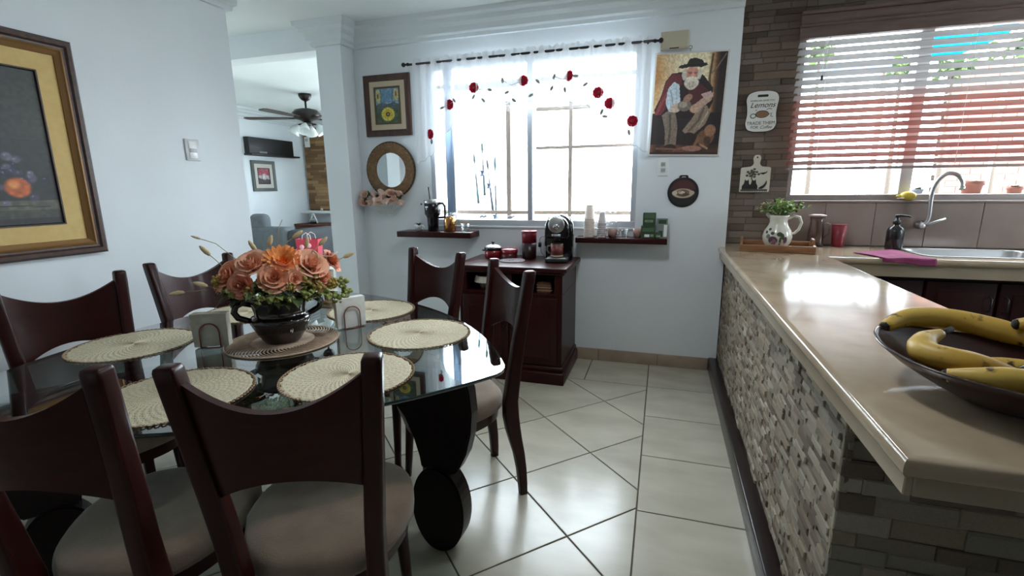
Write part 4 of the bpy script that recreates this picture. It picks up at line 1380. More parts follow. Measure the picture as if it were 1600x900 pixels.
o = MB().lathe([(0, 0), (.103, 0), (.105, .003), (.105, .007), (.100, .009), (0, .009)], 48).build('disc', M_BLACKM, p); o.matrix_local = Mm
o = MB().prism(round_poly([(-.035, .085), (.035, .085), (.028, .118), (-.028, .118)], .012), 0, .007).build('hanging_tab', M_BLACKM, p); o.matrix_local = Mm
o = MB().prism(round_poly([(-.013, .099), (.013, .099), (.013, .107), (-.013, .107)], .003), .0068, .0076).build('tab_slot', M_WHITEP, p); o.matrix_local = Mm
def disc_print(name, cv, R, parent, M):
    o = print_sheet(name, cv, 2 * R, 2 * R, parent, M)
    bm = bmesh.new(); bm.from_mesh(o.data)
    bmesh.ops.delete(bm, geom=[f for f in bm.faces if max(v.co.xy.length for v in f.verts) > R], context='FACES')
    bm.to_mesh(o.data); bm.free()
    return o
disc_print('painted_face', cup_print(), .098, p, Mm @ Matrix.Translation((0, 0, .0096)))

# ------------------------------------------------------------------ signs on the stone wall
M_SIGN = mat('sign_white', (214, 212, 204), .6)
M_INK = mat('sign_ink', (32, 30, 30), .7)
M_INKB = mat('sign_brown', (140, 98, 66), .7)
SY = 3.901
p = thing('coffee_sign', 'white cutting-board shaped coffee slogan sign on the stone wall', 'sign', (0.626, SY, 1.853))
prof = [(-.045, .135), (.045, .135), (.088, .120), (.104, .085), (.094, .030), (.090, -.02), (.100, -.08), (.086, -.120), (.045, -.134), (-.045, -.134), (-.086, -.120), (-.100, -.08), (-.090, -.02), (-.094, .030), (-.104, .085), (-.088, .120)]
pr = round_poly(prof, .03, 4)
o = MB().prism([(x * 1.035, y * 1.03) for x, y in pr], 0, .006).build('backing', M_INK, p); o.matrix_local = Mm
o = MB().prism(pr, .006, .010).build('board', M_SIGN, p); o.matrix_local = Mm
o = MB().prism(round_poly([(-.034, .096), (.034, .096), (.034, .112), (-.034, .112)], .008), .0100, .0106).build('hand_slot', M_INK, p); o.matrix_local = Mm
for body, size, x, y, sh in (('WHEN LIFE GIVES YOU', .0150, 0, .072, 0), ('Lemons', .050, .002, .042, .35), ('TRADE THEM', .030, 0, -.078, 0), ('FOR', .026, -.038, -.106, 0), ('Coffee', .028, .034, -.106, .35)):
    o = new_obj('lettering', text_mesh(body, size, 'lettering', M_INK, .0004, shear=sh), p)
    o.matrix_local = Mm @ Matrix.Translation((x, y, .0106))
cupm = MB()
for rx, ry, cx, cy in ((.040, .022, .004, -.018),):
    cupm.tube([(cx + rx * cos(a), cy + ry * sin(a), .0106) for a in [2 * pi * k / 36 for k in range(36)]], .0026, 5, closed=True)
cupm.tube([(-.052 + .017 * cos(a), -.028 + .014 * sin(a), .0106) for a in [2 * pi * k / 24 for k in range(24)]], .0024, 5, closed=True)
cupm.tube([(.048, -.02, .0106), (.066, -.01, .0106), (.058, -.034, .0106), (.074, -.036, .0106)], .0018, 5)
cupm.tube([(-.04, .006, .0106), (-.03, .014, .0106)], .0018, 5); cupm.tube([(.03, .010, .0106), (.044, .018, .0106), (.062, .014, .0106)], .0018, 5)
o = cupm.build('cup_outline', M_INK, p); o.matrix_local = Mm
o = MB().prism([(.004 + .036 * cos(a), -.018 + .019 * sin(a)) for a in [2 * pi * k / 30 for k in range(30)]], .0100, .0104).build('cup_fill', M_INKB, p); o.matrix_local = Mm

p = thing('cat_board_sign', 'small handled board with black cats and a potted plant on the stone wall', 'sign', (0.623, SY, 1.388))
hb = [(-.098, -.088), (.098, -.088), (.098, .085), (.035, .092), (.022, .112), (.030, .150), (.020, .172), (-.012, .172), (-.022, .150), (-.014, .112), (-.030, .092), (-.098, .085)]
o = MB().prism(round_poly(hb, .012, 4), 0, .010).build('board', mat('sign_cream', (196, 188, 172), .6), p); o.matrix_local = Mm
o = MB().prism([(.004 + .006 * cos(a), .155 + .006 * sin(a)) for a in [2 * pi * k / 16 for k in range(16)]], .010, .0104).build('hanging_hole', M_INK, p); o.matrix_local = Mm
def blob(ck, cx, cy, rx, ry): ck.prism([(cx + rx * cos(a), cy + ry * sin(a)) for a in [2 * pi * k / 18 for k in range(18)]], .0101, .0108)
def ink(ck, name):
    o = ck.build(name, M_INK, p); o.matrix_local = Mm
for cx in (-.055, -.008):
    pts = [(-.028, -.068), (.028, -.068), (.029, -.045), (.018, -.026), (.016, -.012), (.013, .004), (.006, -.006), (-.003, -.006), (-.010, .004), (-.013, -.012), (-.015, -.026), (-.028, -.045)]
    ink(MB().prism([(cx + a, b) for a, b in pts], .0101, .0108), 'cat_silhouette')
ck = MB(); ck.tube([(.028, -.062, .0104), (.045, -.058, .0104), (.062, -.045, .0104), (.073, -.028, .0104), (.076, -.008, .0104)], [.004, .010, .008, .006, .002], 6); ink(ck, 'cat_silhouette')
ink(MB().prism([(-.09, -.078), (.085, -.078), (.085, -.069), (-.09, -.069)], .0101, .0108), 'painted_ground')
for k in range(16):
    ink(MB().prism([(-.088 + .011 * k, -.086), (-.083 + .011 * k, -.086), (-.083 + .011 * k, -.079), (-.088 + .011 * k, -.079)], .0101, .0108), 'fence_mark')
ck = MB(); ck.tube([(.03, .045, .0104), (.05, .042, .0104), (.068, .048, .0104), (.075, .058, .0104)], [.002, .007, .003, .002], 6); ink(ck, 'painted_bird')
ck = MB(); ck.tube([(-.022, .0, .0104), (-.020, .03, .0104)], .003, 5); ink(ck, 'painted_stem')
fk = MB()
for k in range(14):
    a = k * 2.4; r = .006 + .0036 * k ** .9
    fk.prism([(-.02 + r * cos(a) + .010 * cos(b), .045 + r * .8 * sin(a) + .008 * sin(b)) for b in [2 * pi * q / 8 for q in range(8)]], .0101, .0106 + .00003 * k)
o = fk.build('painted_foliage', mat('sign_olive', (76, 70, 58), .7), p); o.matrix_local = Mm

# ------------------------------------------------------------------ floating shelves
p = thing('wall_shelf', 'dark wooden floating shelf holding the black tumbler and copper jar', 'shelf', (-1.74, 3.654, .9655))
MB().bbox(-.322, .322, -.20, 0, 0, .045, .003).build('board', M_WOODH, p)
MB().box(-.26, .26, -.03, 0, -.003, 0).build('wall_cleat', M_BLACKM, p)
p = thing('wall_shelf', 'dark wooden floating shelf holding paper cups and green boxes', 'shelf', (-.282, 3.654, .947))
MB().bbox(-.323, .323, -.15, 0, 0, .039, .003).build('board', M_WOODH, p)
MB().box(-.26, .26, -.03, 0, -.003, 0).build('wall_cleat', M_BLACKM, p)
SL, SR = 1.0108, .9863

# items on the tumbler shelf
def handle_pts(x0, x1, z0, z1, n=10):
    return [(x0 + (x1 - x0) * sin(pi * k / n) ** .6, 0, z0 + (z1 - z0) * k / n) for k in range(n + 1)]
p = thing('tumbler', 'tall black insulated tumbler with steel lid, straw and handle', 'tumbler', (-1.778, 3.55, SL), radians(-8))
MB().lathe([(0, 0), (.040, 0), (.043, .004), (.047, .105), (.052, .120), (.0635, .135), (.066, .225), (.062, .228), (0, .228)], 32).build('body', M_BLACK, p)
MB().lathe([(.0665, .222), (.0675, .226), (.0675, .248), (.062, .252), (0, .252)], 32).build('lid', M_STEEL, p)
MB().tube([(-.02, 0, .25), (-.03, 0, .35)], .0055, 8).build('straw', M_BLACKM, p)
MB().tube([(.062, 0, .222), (.10, 0, .222), (.118, 0, .20), (.122, 0, .14), (.112, 0, .112), (.058, 0, .108)], [.010, .010, .010, .010, .010, .009], 10).build('handle', M_BLACKM, p)
o = new_obj('logo_bar', MB().bbox(-.016, .016, -.0012, .0012, -.004, .004, .001, 1).mesh('logo_bar', M_STEEL), p, (-.012, -.0645, .195), (0, 0, radians(-10)))
p = thing('copper_jar', 'copper mug-shaped jar with a glass rim on the shelf', 'jar', (-1.628, 3.55, SL))
MB().lathe([(0, 0), (.044, 0), (.048, .006), (.049, .09), (.044, .11), (.040, .118), (.038, .118), (.042, .105), (.045, .02), (0, .012)], 28).build('body', mat('copper', (196, 142, 92), .22, metal=1.0), p)
MB().lathe([(.040, .118), (.052, .148), (.050, .148), (.038, .120)], 28).build('rim', M_CLEAR, p)
MB().tube([(.040, 0, .125), (.072, 0, .138), (.078, 0, .11), (.070, 0, .06), (.048, 0, .045)], .006, 8).build('handle', M_CLEAR, p)
p = thing('small_plant_cup', 'tiny white cup with dark leaves beside the tumbler', 'cup', (-1.908, 3.55, SL))
MB().lathe([(0, 0), (.024, 0), (.036, .035), (.038, .045), (.034, .045), (.022, .006), (0, .006)], 20).build('cup', M_WHITEP, p)
MB().tube([(.034, 0, .036), (.052, 0, .032), (.048, 0, .014), (.028, 0, .010)], .004, 8).build('handle', M_WHITEP, p)
for k in range(5):
    o = new_obj('leaf', leaf_mesh(.05, .012, M_GREEN[0]), p, (0, 0, .036)); o.rotation_euler = (.5, 0, k * 1.25)
p = thing('glass_mug', 'small clear glass mug at the end of the tumbler shelf', 'mug', (-1.498, 3.55, SL))
MB().lathe([(0, 0), (.030, 0), (.033, .004), (.034, .062), (.0315, .062), (.030, .008), (0, .008)], 24).build('bowl', M_CLEAR, p)
MB().tube([(.033, 0, .052), (.052, 0, .048), (.052, 0, .020), (.032, 0, .016)], .004, 8).build('handle', M_CLEAR, p)

# items on the cup shelf
M_PAPER = mat('paper_cup', (214, 200, 188), .7, rgb2=(196, 178, 166), nscale=20)
M_PAPERP = mat('paper_cup_grey', (190, 184, 184), .7, rgb2=(170, 160, 160), nscale=20)
def cup_stack(x, label, n, r0, r1, h, step, m):
    p = thing('paper_cup_stack', label, 'paper cups', (x, 3.575, SR))
    for k in range(n):
        z = k * step
        MB().lathe([(r0, z), (r0 + .0025, z), (r0 + .0025, z + .004), (r0, z + .005), (r1, z + h), (0, z + h)], 24).build('paper_cup', m, p)
    return p
cup_stack(-.513, 'tall stack of upturned beige paper cups on the cup shelf', 12, .0375, .027, .105, .0118, M_PAPER)
cup_stack(-.421, 'shorter stack of upturned grey-white paper cups on the cup shelf', 8, .031, .021, .085, .0140, M_PAPERP)
M_PINKC = mat('pink_ceramic', (176, 140, 134), .35)
def small_cup(x, label, m, r=.032, h=.062):
    p = thing('small_cup', label, 'cup', (x, 3.575, SR), radians(-20))
    MB().lathe([(0, 0), (r * .62, 0), (r * .95, h * .55), (r, h), (r * .9, h), (r * .8, h * .5), (r * .5, .006), (0, .006)], 22).build('bowl', m, p)
    MB().tube([(r * .95, 0, h * .8), (r * 1.55, 0, h * .72), (r * 1.5, 0, h * .35), (r * .82, 0, h * .28)], .004, 8).build('handle', m, p)
    return p
small_cup(-.345, 'pink cup with an upturned stem glass standing on it', M_PINKC, .036, .066)
small_cup(-.165, 'pink cup next to the green boxes', M_PINKC, .033, .066)
p = thing('stem_glass', 'upturned stem glass standing on the pink cup', 'glass', (-.345, 3.575, SR + .0665))
MB().lathe([(.035, 0), (.037, .0), (.032, .03), (.022, .055), (.005, .065), (.004, .105), (.026, .118), (.027, .120), (.0, .121)], 24).build('bowl', M_CLEAR, p)
p = thing('shot_glass', 'small clear glass between the two pink cups', 'glass', (-.255, 3.575, SR))
MB().lathe([(0, 0), (.020, 0), (.026, .058), (.0245, .058), (.018, .008), (0, .008)], 20).build('bowl', M_CLEAR, p)
M_GRN = mat('green_card', (50, 74, 50), .55, rgb2=(38, 60, 40), nscale=20)
M_GRNL = mat('green_card_light', (128, 146, 112), .6)
def tea_box(x0, x1, y0, y1, z0, z1, label, m, marks):
    p = thing('tea_box', label, 'box', ((x0 + x1) / 2, (y0 + y1) / 2, z0), group='green boxes on the cup shelf')
    w, d, h = (x1 - x0) / 2, (y1 - y0) / 2, z1 - z0
    MB().bbox(-w, w, -d, d, 0, h, .002, 1).build('carton', m, p)
    for (a, b, c, e, mm) in marks:
        MB().bbox(a * w, b * w, -d - .0006, -d + .0006, c * h, e * h, .0004, 1).build('printed_panel', mm, p)
    return p
tea_box(-.140, -.040, 3.52, 3.62, SR, SR + .089, 'dark green tea box, lower of the two stacked', M_GRN, [(-.5, .2, .12, .34, M_WHITEP), (.3, .75, .15, .35, M_GRNL), (-.8, .8, .55, .85, mat('green_card_mid', (70, 96, 68), .6))])
tea_box(-.130, -.043, 3.53, 3.61, SR + .0895, SR + .179, 'green tea box lying on top of the other box', M_GRN, [(-.7, .6, .28, .46, M_GRNL), (-.5, .4, .34, .40, M_GRN), (-.8, .8, .6, .92, mat('green_card_mid', (70, 96, 68), .6))])
tea_box(-.034, .040, 3.53, 3.60, SR, SR + .140, 'silver and green packet at the end of the cup shelf', mat('silver_pack', (128, 136, 130), .3, metal=.4), [(-.7, .7, .75, .95, M_GRN), (-.6, .1, .1, .4, M_GRN), (.3, .9, .1, .7, M_WHITEP)])
p = thing('tiny_green_tin', 'small green patterned tin in front of the silver packet', 'tin', (-.022, 3.518, SR))
MB().lathe([(0, 0), (.014, 0), (.015, .003), (.015, .045), (0, .047)], 16).build('tin', M_GRN, p)
MB().lathe([(.0155, .012), (.0155, .026)], 16).build('label_band', M_GRNL, p)

# ------------------------------------------------------------------ coffee cabinet
cab = thing('coffee_cabinet', 'dark mahogany coffee cabinet with an open niche and two doors under the window', 'cabinet', (-.992, 3.10, 0))
cw = .375
MB().bbox(-cw - .033, cw + .033, -.033, .545, .790, .822, .009, 3).build('top', M_WOODH, cab)
MB().bbox(-cw - .016, cw + .016, -.016, .54, .772, .790, .005).build('cornice', M_WOODH, cab)
MB().bbox(-cw, cw, 0, .54, .10, .635, .003, 1).build('body', M_WOOD, cab)
MB().box(-cw, cw, .40, .54, .635, .772).build('niche_back', M_WOOD, cab)
for x0, x1 in ((-cw, -cw + .055), (cw - .055, cw), (-.02, .02)):
    MB().bbox(x0, x1, 0, .40, .635, .772, .002, 1).build('niche_side', M_WOOD, cab)
MB().bbox(-cw + .055, cw - .055, -.004, .02, .628, .640, .002, 1).build('niche_lip', M_WOODH, cab)
MB().bbox(-cw - .012, cw + .012, -.012, .54, 0.085, .12, .006).build('plinth_moulding', M_WOODH, cab)
MB().bbox(-cw - .024, cw + .024, -.04, .54, 0, .085, .006).build('plinth', M_WOODH, cab)
for s in (-1, 1):
    x0, x1 = (-cw + .03, -.006) if s < 0 else (.006, cw - .03)
    d = MB().bbox(x0, x1, -.016, .001, .135, .612, .004).build('door', M_WOOD, cab)
    pr = [(x0 + .05, .185), (x1 - .05, .185), (x1 - .05, .53)] + [(x1 - .05 - (x1 - x0 - .1) * k / 8, .53 + .03 * sin(pi * k / 8)) for k in range(1, 8)] + [(x0 + .05, .53)]
    mb = MB(); n = len(pr)
    mb.add([(a, -.024, b) for a, b in pr] + [(a, -.015, b) for a, b in pr], [tuple(range(n)), tuple(range(n, 2 * n))[::-1]] + [(i, n + i, n + (i + 1) % n, (i + 1) % n) for i in range(n)])
    mb.build('door_panel', M_WOODH, d)
    MB().sphere((x1 - .02 if s < 0 else x0 + .02, -.028, .40), .011, 10, 8).build('knob', M_WENGE, d)
CT = .8225
# things in the niche
p = thing('lace_bowl', 'white lace-trimmed bowl inside the cabinet niche', 'bowl', (-1.19, 3.20, .6352))
MB().lathe([(0, 0), (.045, 0), (.05, .02), (.075, .06), (.08, .095), (.07, .095), (.045, .025), (0, .02)], 28).build('bowl', mat('niche_bowl', (120, 112, 106), .5), p)
def lace(u, w):
    a = 2 * pi * u
    r = .081 + .010 * w + .004 * sin(a * 22) * w
    return (r * cos(a), r * sin(a), .100 - .045 * w)
MB().grid(lace, 132, 4).build('lace_trim', mat('lace', (206, 198, 186), .9), p)
p = thing('wicker_box', 'small tan woven box inside the cabinet niche', 'box', (-.755, 3.19, .6352))
MB().bbox(-.048, .048, -.04, .04, 0, .075, .004).build('box', mat('wicker_tan', (140, 100, 76), .7, rgb2=(116, 80, 60), nscale=50), p)
for z in (.015, .035, .055):
    MB().tube([(-.05, -.042, z), (.05, -.042, z), (.05, .042, z), (-.05, .042, z)], .0035, 6, closed=True).build('woven_band', mat('wicker_light', (166, 128, 98), .7), p)

# ------------------------------------------------------------------ things on the coffee cabinet
M_RED = mat('red_enamel', (132, 22, 32), .25, coat=.4)
M_REDP = mat('red_plastic', (116, 22, 34), .35)
p = thing('enamel_pot', 'red enamel pot with black rim and lidded top on the coffee cabinet', 'pot', (-1.235, 3.47, CT))
MB().lathe([(0, 0), (.060, 0), (.066, .005), (.067, .072), (.064, .072), (.062, .008), (0, .008)], 32).build('body', M_RED, p)
MB().lathe([(.0672, .058), (.0695, .060), (.0695, .078), (.066, .080)], 32).build('rim_band', M_BLACK, p)
MB().lathe([(.068, .079), (.066, .083), (.045, .096), (.015, .103), (0, .104)], 32).build('lid', M_STEEL, p)
MB().lathe([(.006, .103), (.006, .110), (.013, .114), (.013, .121), (.006, .124), (0, .124)], 14).build('lid_knob', M_BLACK, p)
for s in (-1, 1):
    MB().tube([(s * .066, -.018, .052), (s * .084, -.016, .055), (s * .088, 0, .056), (s * .084, .016, .055), (s * .066, .018, .052)], .004, 8).build('handle', M_BLACK, p)
p = thing('red_tin', 'low red lidded tin between the pot and the tall canister', 'tin', (-1.100, 3.46, CT))
MB().lathe([(0, 0), (.060, 0), (.062, .004), (.060, .045), (0, .046)], 32).build('body', mat('dark_red_tin', (74, 14, 20), .3), p)
MB().lathe([(.0632, .040), (.0640, .044), (.0640, .064), (.058, .072), (.03, .078), (0, .079)], 32).build('lid', M_RED, p)
p = thing('red_canister', 'tall red and black canister beside the coffee machine', 'canister', (-.955, 3.50, CT))
MB().lathe([(0, 0), (.052, 0), (.054, .004), (.055, .12), (0, .121)], 32).build('lower_body', mat('canister_dark', (40, 16, 20), .3), p)
MB().lathe([(.0552, .118), (.057, .196), (.055, .198), (0, .198)], 32).build('upper_body', M_REDP, p)
MB().lathe([(.058, .194), (.060, .197), (.060, .206), (.055, .209), (0, .209)], 32).build('lid', M_REDP, p)
p = thing('trivet_disc', 'round grey coaster lying on the coffee cabinet', 'coaster', (-1.035, 3.325, CT))
for k in range(5):
    r = .018 + .018 * k
    MB().tube([(r * cos(a), r * sin(a), .0035) for a in [2 * pi * q / 40 for q in range(40)]], .0042, 6, closed=True).build('ring', mat('coaster_grey', (130, 118, 124), .5), p)
MB().lathe([(0, .0005), (.09, .0005), (.09, .003), (0, .003)], 40).build('base', mat('coaster_dark', (80, 70, 76), .6), p)

cm = thing('coffee_machine', 'black rounded capsule coffee machine with a chrome front dial', 'coffee machine', (-.715, 3.44, CT), radians(4))
def arch_slab(x_half, y0, y1, z0, zc, rz, n=18):
    pts = [(-x_half, z0)] + [(x_half, z0)] + [(x_half * cos(a), zc + rz * sin(a)) for a in [pi * k / n for k in range(n + 1)]]
    mb = MB(); m = len(pts)
    mb.add([(x, y0, z) for x, z in pts] + [(x, y1, z) for x, z in pts], [tuple(range(m)), tuple(range(m, 2 * m))[::-1]], False)
    mb.f += [(i, m + i, m + (i + 1) % m, (i + 1) % m) for i in range(m)]; mb.sm += [True] * m
    return mb
def bev(o, off=.008, ang=1.0):
    bm = bmesh.new(); bm.from_mesh(o.data)
    bmesh.ops.recalc_face_normals(bm, faces=bm.faces)
    bmesh.ops.bevel(bm, geom=[e for e in bm.edges if len(e.link_faces) == 2 and e.calc_face_angle(0) > ang], offset=off, segments=3, affect='EDGES')
    bm.to_mesh(o.data); bm.free()
    return o
bev(arch_slab(.095, -.005, .15, 0, .225, .105).build('body', M_BLACK, cm))
bev(arch_slab(.083, -.13, -.004, .175, .235, .088).build('head', M_BLACK, cm))
o = MB().lathe([(0, 0), (.058, 0), (.058, .006), (.052, .010), (0, .010)], 36).build('front_plate', M_STEEL, cm); o.matrix_local = Matrix.Translation((0, -.130, .268)) @ Matrix.Rotation(pi / 2, 4, 'X')
o = MB().lathe([(0, .010), (.022, .010), (.022, .020), (.018, .024), (0, .024)], 24).build('dial', M_CHROME, cm); o.matrix_local = Matrix.Translation((0, -.130, .256)) @ Matrix.Rotation(pi / 2, 4, 'X')
MB().bbox(-.018, .018, -.10, -.06, .318, .330, .004).build('button', mat('button_grey', (104, 104, 108), .4), cm)
MB().bbox(-.032, .032, -.134, -.126, .186, .204, .003).build('brand_plate', M_CHROME, cm)
MB().lathe([(0, .155), (.018, .155), (.024, .178), (0, .178)], 18).build('spout', M_BLACKM, cm, (0, -.07, 0))
MB().bbox(-.08, .08, -.14, -.006, 0, .030, .008).build('drip_base', M_BLACKM, cm)
MB().bbox(-.066, .066, -.13, -.012, .030, .034, .002).build('drip_grid', M_STEEL, cm)
for s in (-1, 1):
    MB().tube([(s * .100, .02, .10), (s * .102, .02, .20), (s * .098, .02, .26), (s * .075, .02, .315)], .006, 8).build('chrome_edge', M_CHROME, cm)
# mug under the spout
M_MUGB = mat('mug_brown', (104, 82, 72), .35)
mg = thing('coffee_mug', 'brown and red mug standing on the coffee machine tray', 'mug', (-.712, 3.368, CT + .0345))
MB().lathe([(0, 0), (.040, 0), (.044, .006), (.044, .098), (.040, .098), (.038, .010), (0, .010)], 28).build('body', M_MUGB, mg)
MB().lathe([(.0445, .022), (.0445, .084)], 28).build('red_band', mat('mug_red', (118, 56, 48), .4), mg)
MB().lathe([(.0448, .006), (.0448, .014)], 28).build('cream_band', mat('mug_cream', (200, 178, 150), .4), mg)
MB().tube([(-.042, 0, .08), (-.070, 0, .074), (-.074, 0, .048), (-.062, 0, .028), (-.042, 0, .024)], .0055, 10).build('handle', M_MUGB, mg)
p = thing('power_cord', 'grey power cord with black plug behind the coffee machine', 'cord', (0, 0, 0))
MB().tube([(-.80, 3.50, .985), (-.825, 3.50, .992), (-.855, 3.50, .990), (-.875, 3.51, .97), (-.878, 3.53, .92), (-.868, 3.54, .86), (-.84, 3.55, .827), (-.80, 3.56, .8262)], .0035, 8).build('cable', mat('cable_grey', (170, 168, 176), .5), p)
MB().bbox(-.889, -.867, 3.512, 3.538, .905, .942, .006).build('plug', M_BLACKM, p)

# ------------------------------------------------------------------ flower pot on the table
M_POT = mat('dark_glazed_clay', (38, 26, 22), .16, rgb2=(30, 20, 18), nscale=4, coat=.5)
fp = thing('flower_pot', 'dark glazed two-handled pot of artificial orange and terracotta roses', 'flower arrangement', (-1.447, 1.50, .7562), radians(44))
MB().lathe([(0, 0), (.066, 0), (.072, .006), (.094, .045), (.111, .082), (.114, .096), (.108, .104), (.097, .109), (.093, .114), (.095, .13), (.104, .160), (.109, .172), (.106, .176), (.098, .172), (.088, .13), (.088, .11), (.10, .09), (.07, .02), (0, .012)], 48).build('pot', M_POT, fp)
for s in (-1, 1):
    a = radians(17)
    pts = [(s * .096, 0, .160), (s * .128, 0, .172), (s * .152, 0, .162), (s * .160, 0, .138), (s * .148, 0, .115), (s * .122, 0, .102), (s * .106, 0, .096)]
    MB().tube(pts, [.012, .0125, .0125, .0125, .0125, .012, .011], 12).build('handle', M_POT, fp, None, (0, 0, radians(8)))
MB().sphere((0, 0, .15), .085, 20, 10, (1, 1, .5)).build('moss', M_GREEN[0], fp)
RS = [rose_builder(.050, 60 + i, .1 * (i % 2)).mesh('rose', M_ROSES[i]) for i in range(3)]
def put(me, name, x, y, z, rx, rz, s=1.0):
    """Flower head at world offset (x, z over the pot base), leaning outwards."""
    o = new_obj(name, me, fp, (x, y, z))
    d = Vector((x, y, .10 + max(0, z - .24) * 1.2)).normalized() if rx is None else Vector(rx).normalized()
    o.rotation_mode = 'QUATERNION'
    from mathutils import Quaternion
    o.rotation_quaternion = d.to_track_quat('Z', 'Y') @ Quaternion((0, 0, 1), rz)
    o.scale = (s, s, s)
    return o
for i, (k, x, y, z, d, sc) in enumerate([(0, -.150, -.02, .250, (-.75, -.5, .5), .95), (1, -.075, -.045, .290, (-.3, -.6, .8), 1.0), (0, -.005, -.105, .245, (-.05, -.9, .45), .92), (1, .125, -.05, .275, (.35, -.7, .6), 1.05),
        (2, .205, .02, .275, (.8, -.3, .5), .8), (2, .150, -.06, .200, (.6, -.7, .2), .8), (2, -.02, .09, .29, (-.1, .5, .9), .9), (1, .11, .09, .275, (.4, .6, .7), .9), (0, -.13, .09, .255, (-.7, .5, .6), .9),
        (2, -.115, -.085, .215, (-.5, -.8, .2), .75), (1, .060, -.105, .235, (.2, -.9, .35), .7), (0, -.185, .03, .215, (-.9, -.1, .3), .75), (1, .045, .04, .315, (.1, .1, 1), .8)]):
    put(RS[k], 'rose', x, y, max(z + .026, .25), d, i * .7, sc)
def dahlia():
    mb = MB()
    for li, (n, r, el) in enumerate(((18, 1.0, 12), (16, .86, 30), (13, .68, 48), (10, .48, 64), (6, .26, 80))):
        for k in range(n):
            a = 2 * pi * k / n + li * .37
            L = .062 * r; w = .0105
            e = radians(el)
            def pt(u, v, a=a, L=L, w=w, e=e):
                s = (2 * u - 1) * w * sin(pi * (.12 + .80 * v))
                rr_ = .004 + L * v * cos(e); z = L * v * sin(e) + .006 * v * v + abs(2 * u - 1) * .003
                return (rr_ * cos(a) - s * sin(a), rr_ * sin(a) + s * cos(a), z)
            mb.grid(pt, 2, 4)
    mb.sphere((0, 0, -.003), .018, 10, 6)
    return mb
DH = dahlia().mesh('dahlia', mat('dahlia_orange', (250, 176, 104), .75, rgb2=(240, 150, 78), nscale=40))
put(DH, 'dahlia', .028, -.060, .318, (.08, -.75, .65), .2, 1.15)
def cluster(n, R, r, seed):
    rr_ = random.Random(seed); mb = MB()
    for k in range(n):
        d = Vector((rr_.gauss(0, 1), rr_.gauss(0, 1), rr_.gauss(0, 1))).normalized() * R * rr_.uniform(.4, 1)
        mb.sphere(d, r * rr_.uniform(.7, 1.2), 6, 4)
    return mb
YC = [cluster(34, .026, .0065, 70 + i).mesh('filler_blossom', m) for i, m in enumerate((mat('blossom_yellow', (170, 150, 78), .8), mat('blossom_green', (150, 158, 92), .8), mat('blossom_cream', (190, 174, 138), .8)))]
for i, (x, y, z, k, s) in enumerate([(-.055, -.10, .245, 0, 1.1), (.095, -.10, .240, 0, 1.2), (.235, -.03, .215, 1, 1.3), (.215, -.06, .165, 1, 1.0), (.01, -.09, .29, 2, .8), (.10, -.07, .285, 2, .8),
                                     (-.20, -.02, .265, 0, .8), (.20, -.07, .225, 0, .9), (.05, -.115, .185, 1, .8), (-.02, -.12, .195, 1, .8), (.255, -.02, .175, 1, .9), (.0, .06, .30, 0, 1.0),
                                     (-.095, -.115, .225, 0, .9), (.045, -.135, .235, 0, .8), (.14, -.10, .225, 0, 1.0), (-.15, -.08, .225, 1, .8), (-.06, -.13, .205, 1, .9), (.10, -.125, .200, 1, .9), (-.02, -.075, .285, 2, .9), (.085, -.08, .290, 0, .8), (.17, -.085, .19, 1, 1.0)]):
    put(YC[k], 'filler_blossom', x, y, z, (x, y, .2), i, s)
LM = [leaf_mesh(.075, .019, M_GREEN[i]) for i in range(3)]
rr = random.Random(9)
for i in range(170):
    a = rr.uniform(0, 2 * pi); r = rr.uniform(.075, .135); z = rr.uniform(.170, .245)
    o = new_obj('leaf', LM[(0, 0, 1, 1, 2)[i % 5]], fp, (r * cos(a) * 1.25, r * sin(a), z))
    o.rotation_euler = (rr.uniform(-.6, .5), rr.uniform(-.4, .4), a - pi / 2 + rr.uniform(-.5, .5))
    s = rr.uniform(.55, 1.05); o.scale = (s, s, s)
# bunny-tail grasses and thin sprigs
M_TAIL = mat('bunny_tail', (206, 188, 150), .95, rgb2=(182, 160, 120), nscale=60)
M_STEM = mat('dry_stem', (150, 140, 96), .8)
tail = MB().lathe([(0, 0), (.006, .004), (.0095, .018), (.008, .036), (.003, .048), (0, .050)], 10).mesh('seed_head', M_TAIL)
for i, pts in enumerate([[(-.10, 0, .22), (-.22, -.01, .235), (-.305, -.01, .232)], [(-.10, .02, .24), (-.17, .0, .31), (-.21, .0, .36)], [(.02, .05, .28), (.04, .05, .38), (.075, .05, .405)],
                         [(-.02, .05, .28), (-.02, .05, .36), (-.015, .05, .375)], [(.10, .03, .28), (.15, .03, .35), (.17, .03, .37)], [(.13, .02, .26), (.22, .02, .30), (.26, .02, .315)],
                         [(-.08, .03, .28), (-.19, .03, .40), (-.235, .03, .42)], [(.09, .04, .28), (.115, .04, .34), (.12, .04, .36)], [(-.12, -.05, .2), (-.19, -.06, .24), (-.225, -.06, .255)], [(0, .05, .3), (.03, .05, .45), (.045, .05, .48)],
                         [(-.04, .05, .3), (-.055, .05, .35), (-.06, .05, .36)]]):
    st = MB().tube(pts, .0014, 5).build('stem', M_STEM, fp)
    if i in (9,): 
        continue
    d = (Vector(pts[-1]) - Vector(pts[-2])).normalized()
    o = new_obj('seed_head', tail, st, pts[-1]); o.rotation_mode = 'QUATERNION'; o.rotation_quaternion = d.to_track_quat('Z', 'Y')
    if i == 6: o.scale = (.5, .5, .7)
# curled cream ribbons
for pts in ([(.13, -.02, .31), (.14, -.04, .36), (.155, -.05, .345), (.16, -.06, .30)], [(.11, .0, .32), (.16, -.02, .335), (.21, -.03, .33), (.235, -.02, .345)]):
    MB().tube(pts, .006, 6, flat=.4).build('dried_petal', mat('dried_cream', (214, 190, 164), .85), fp)

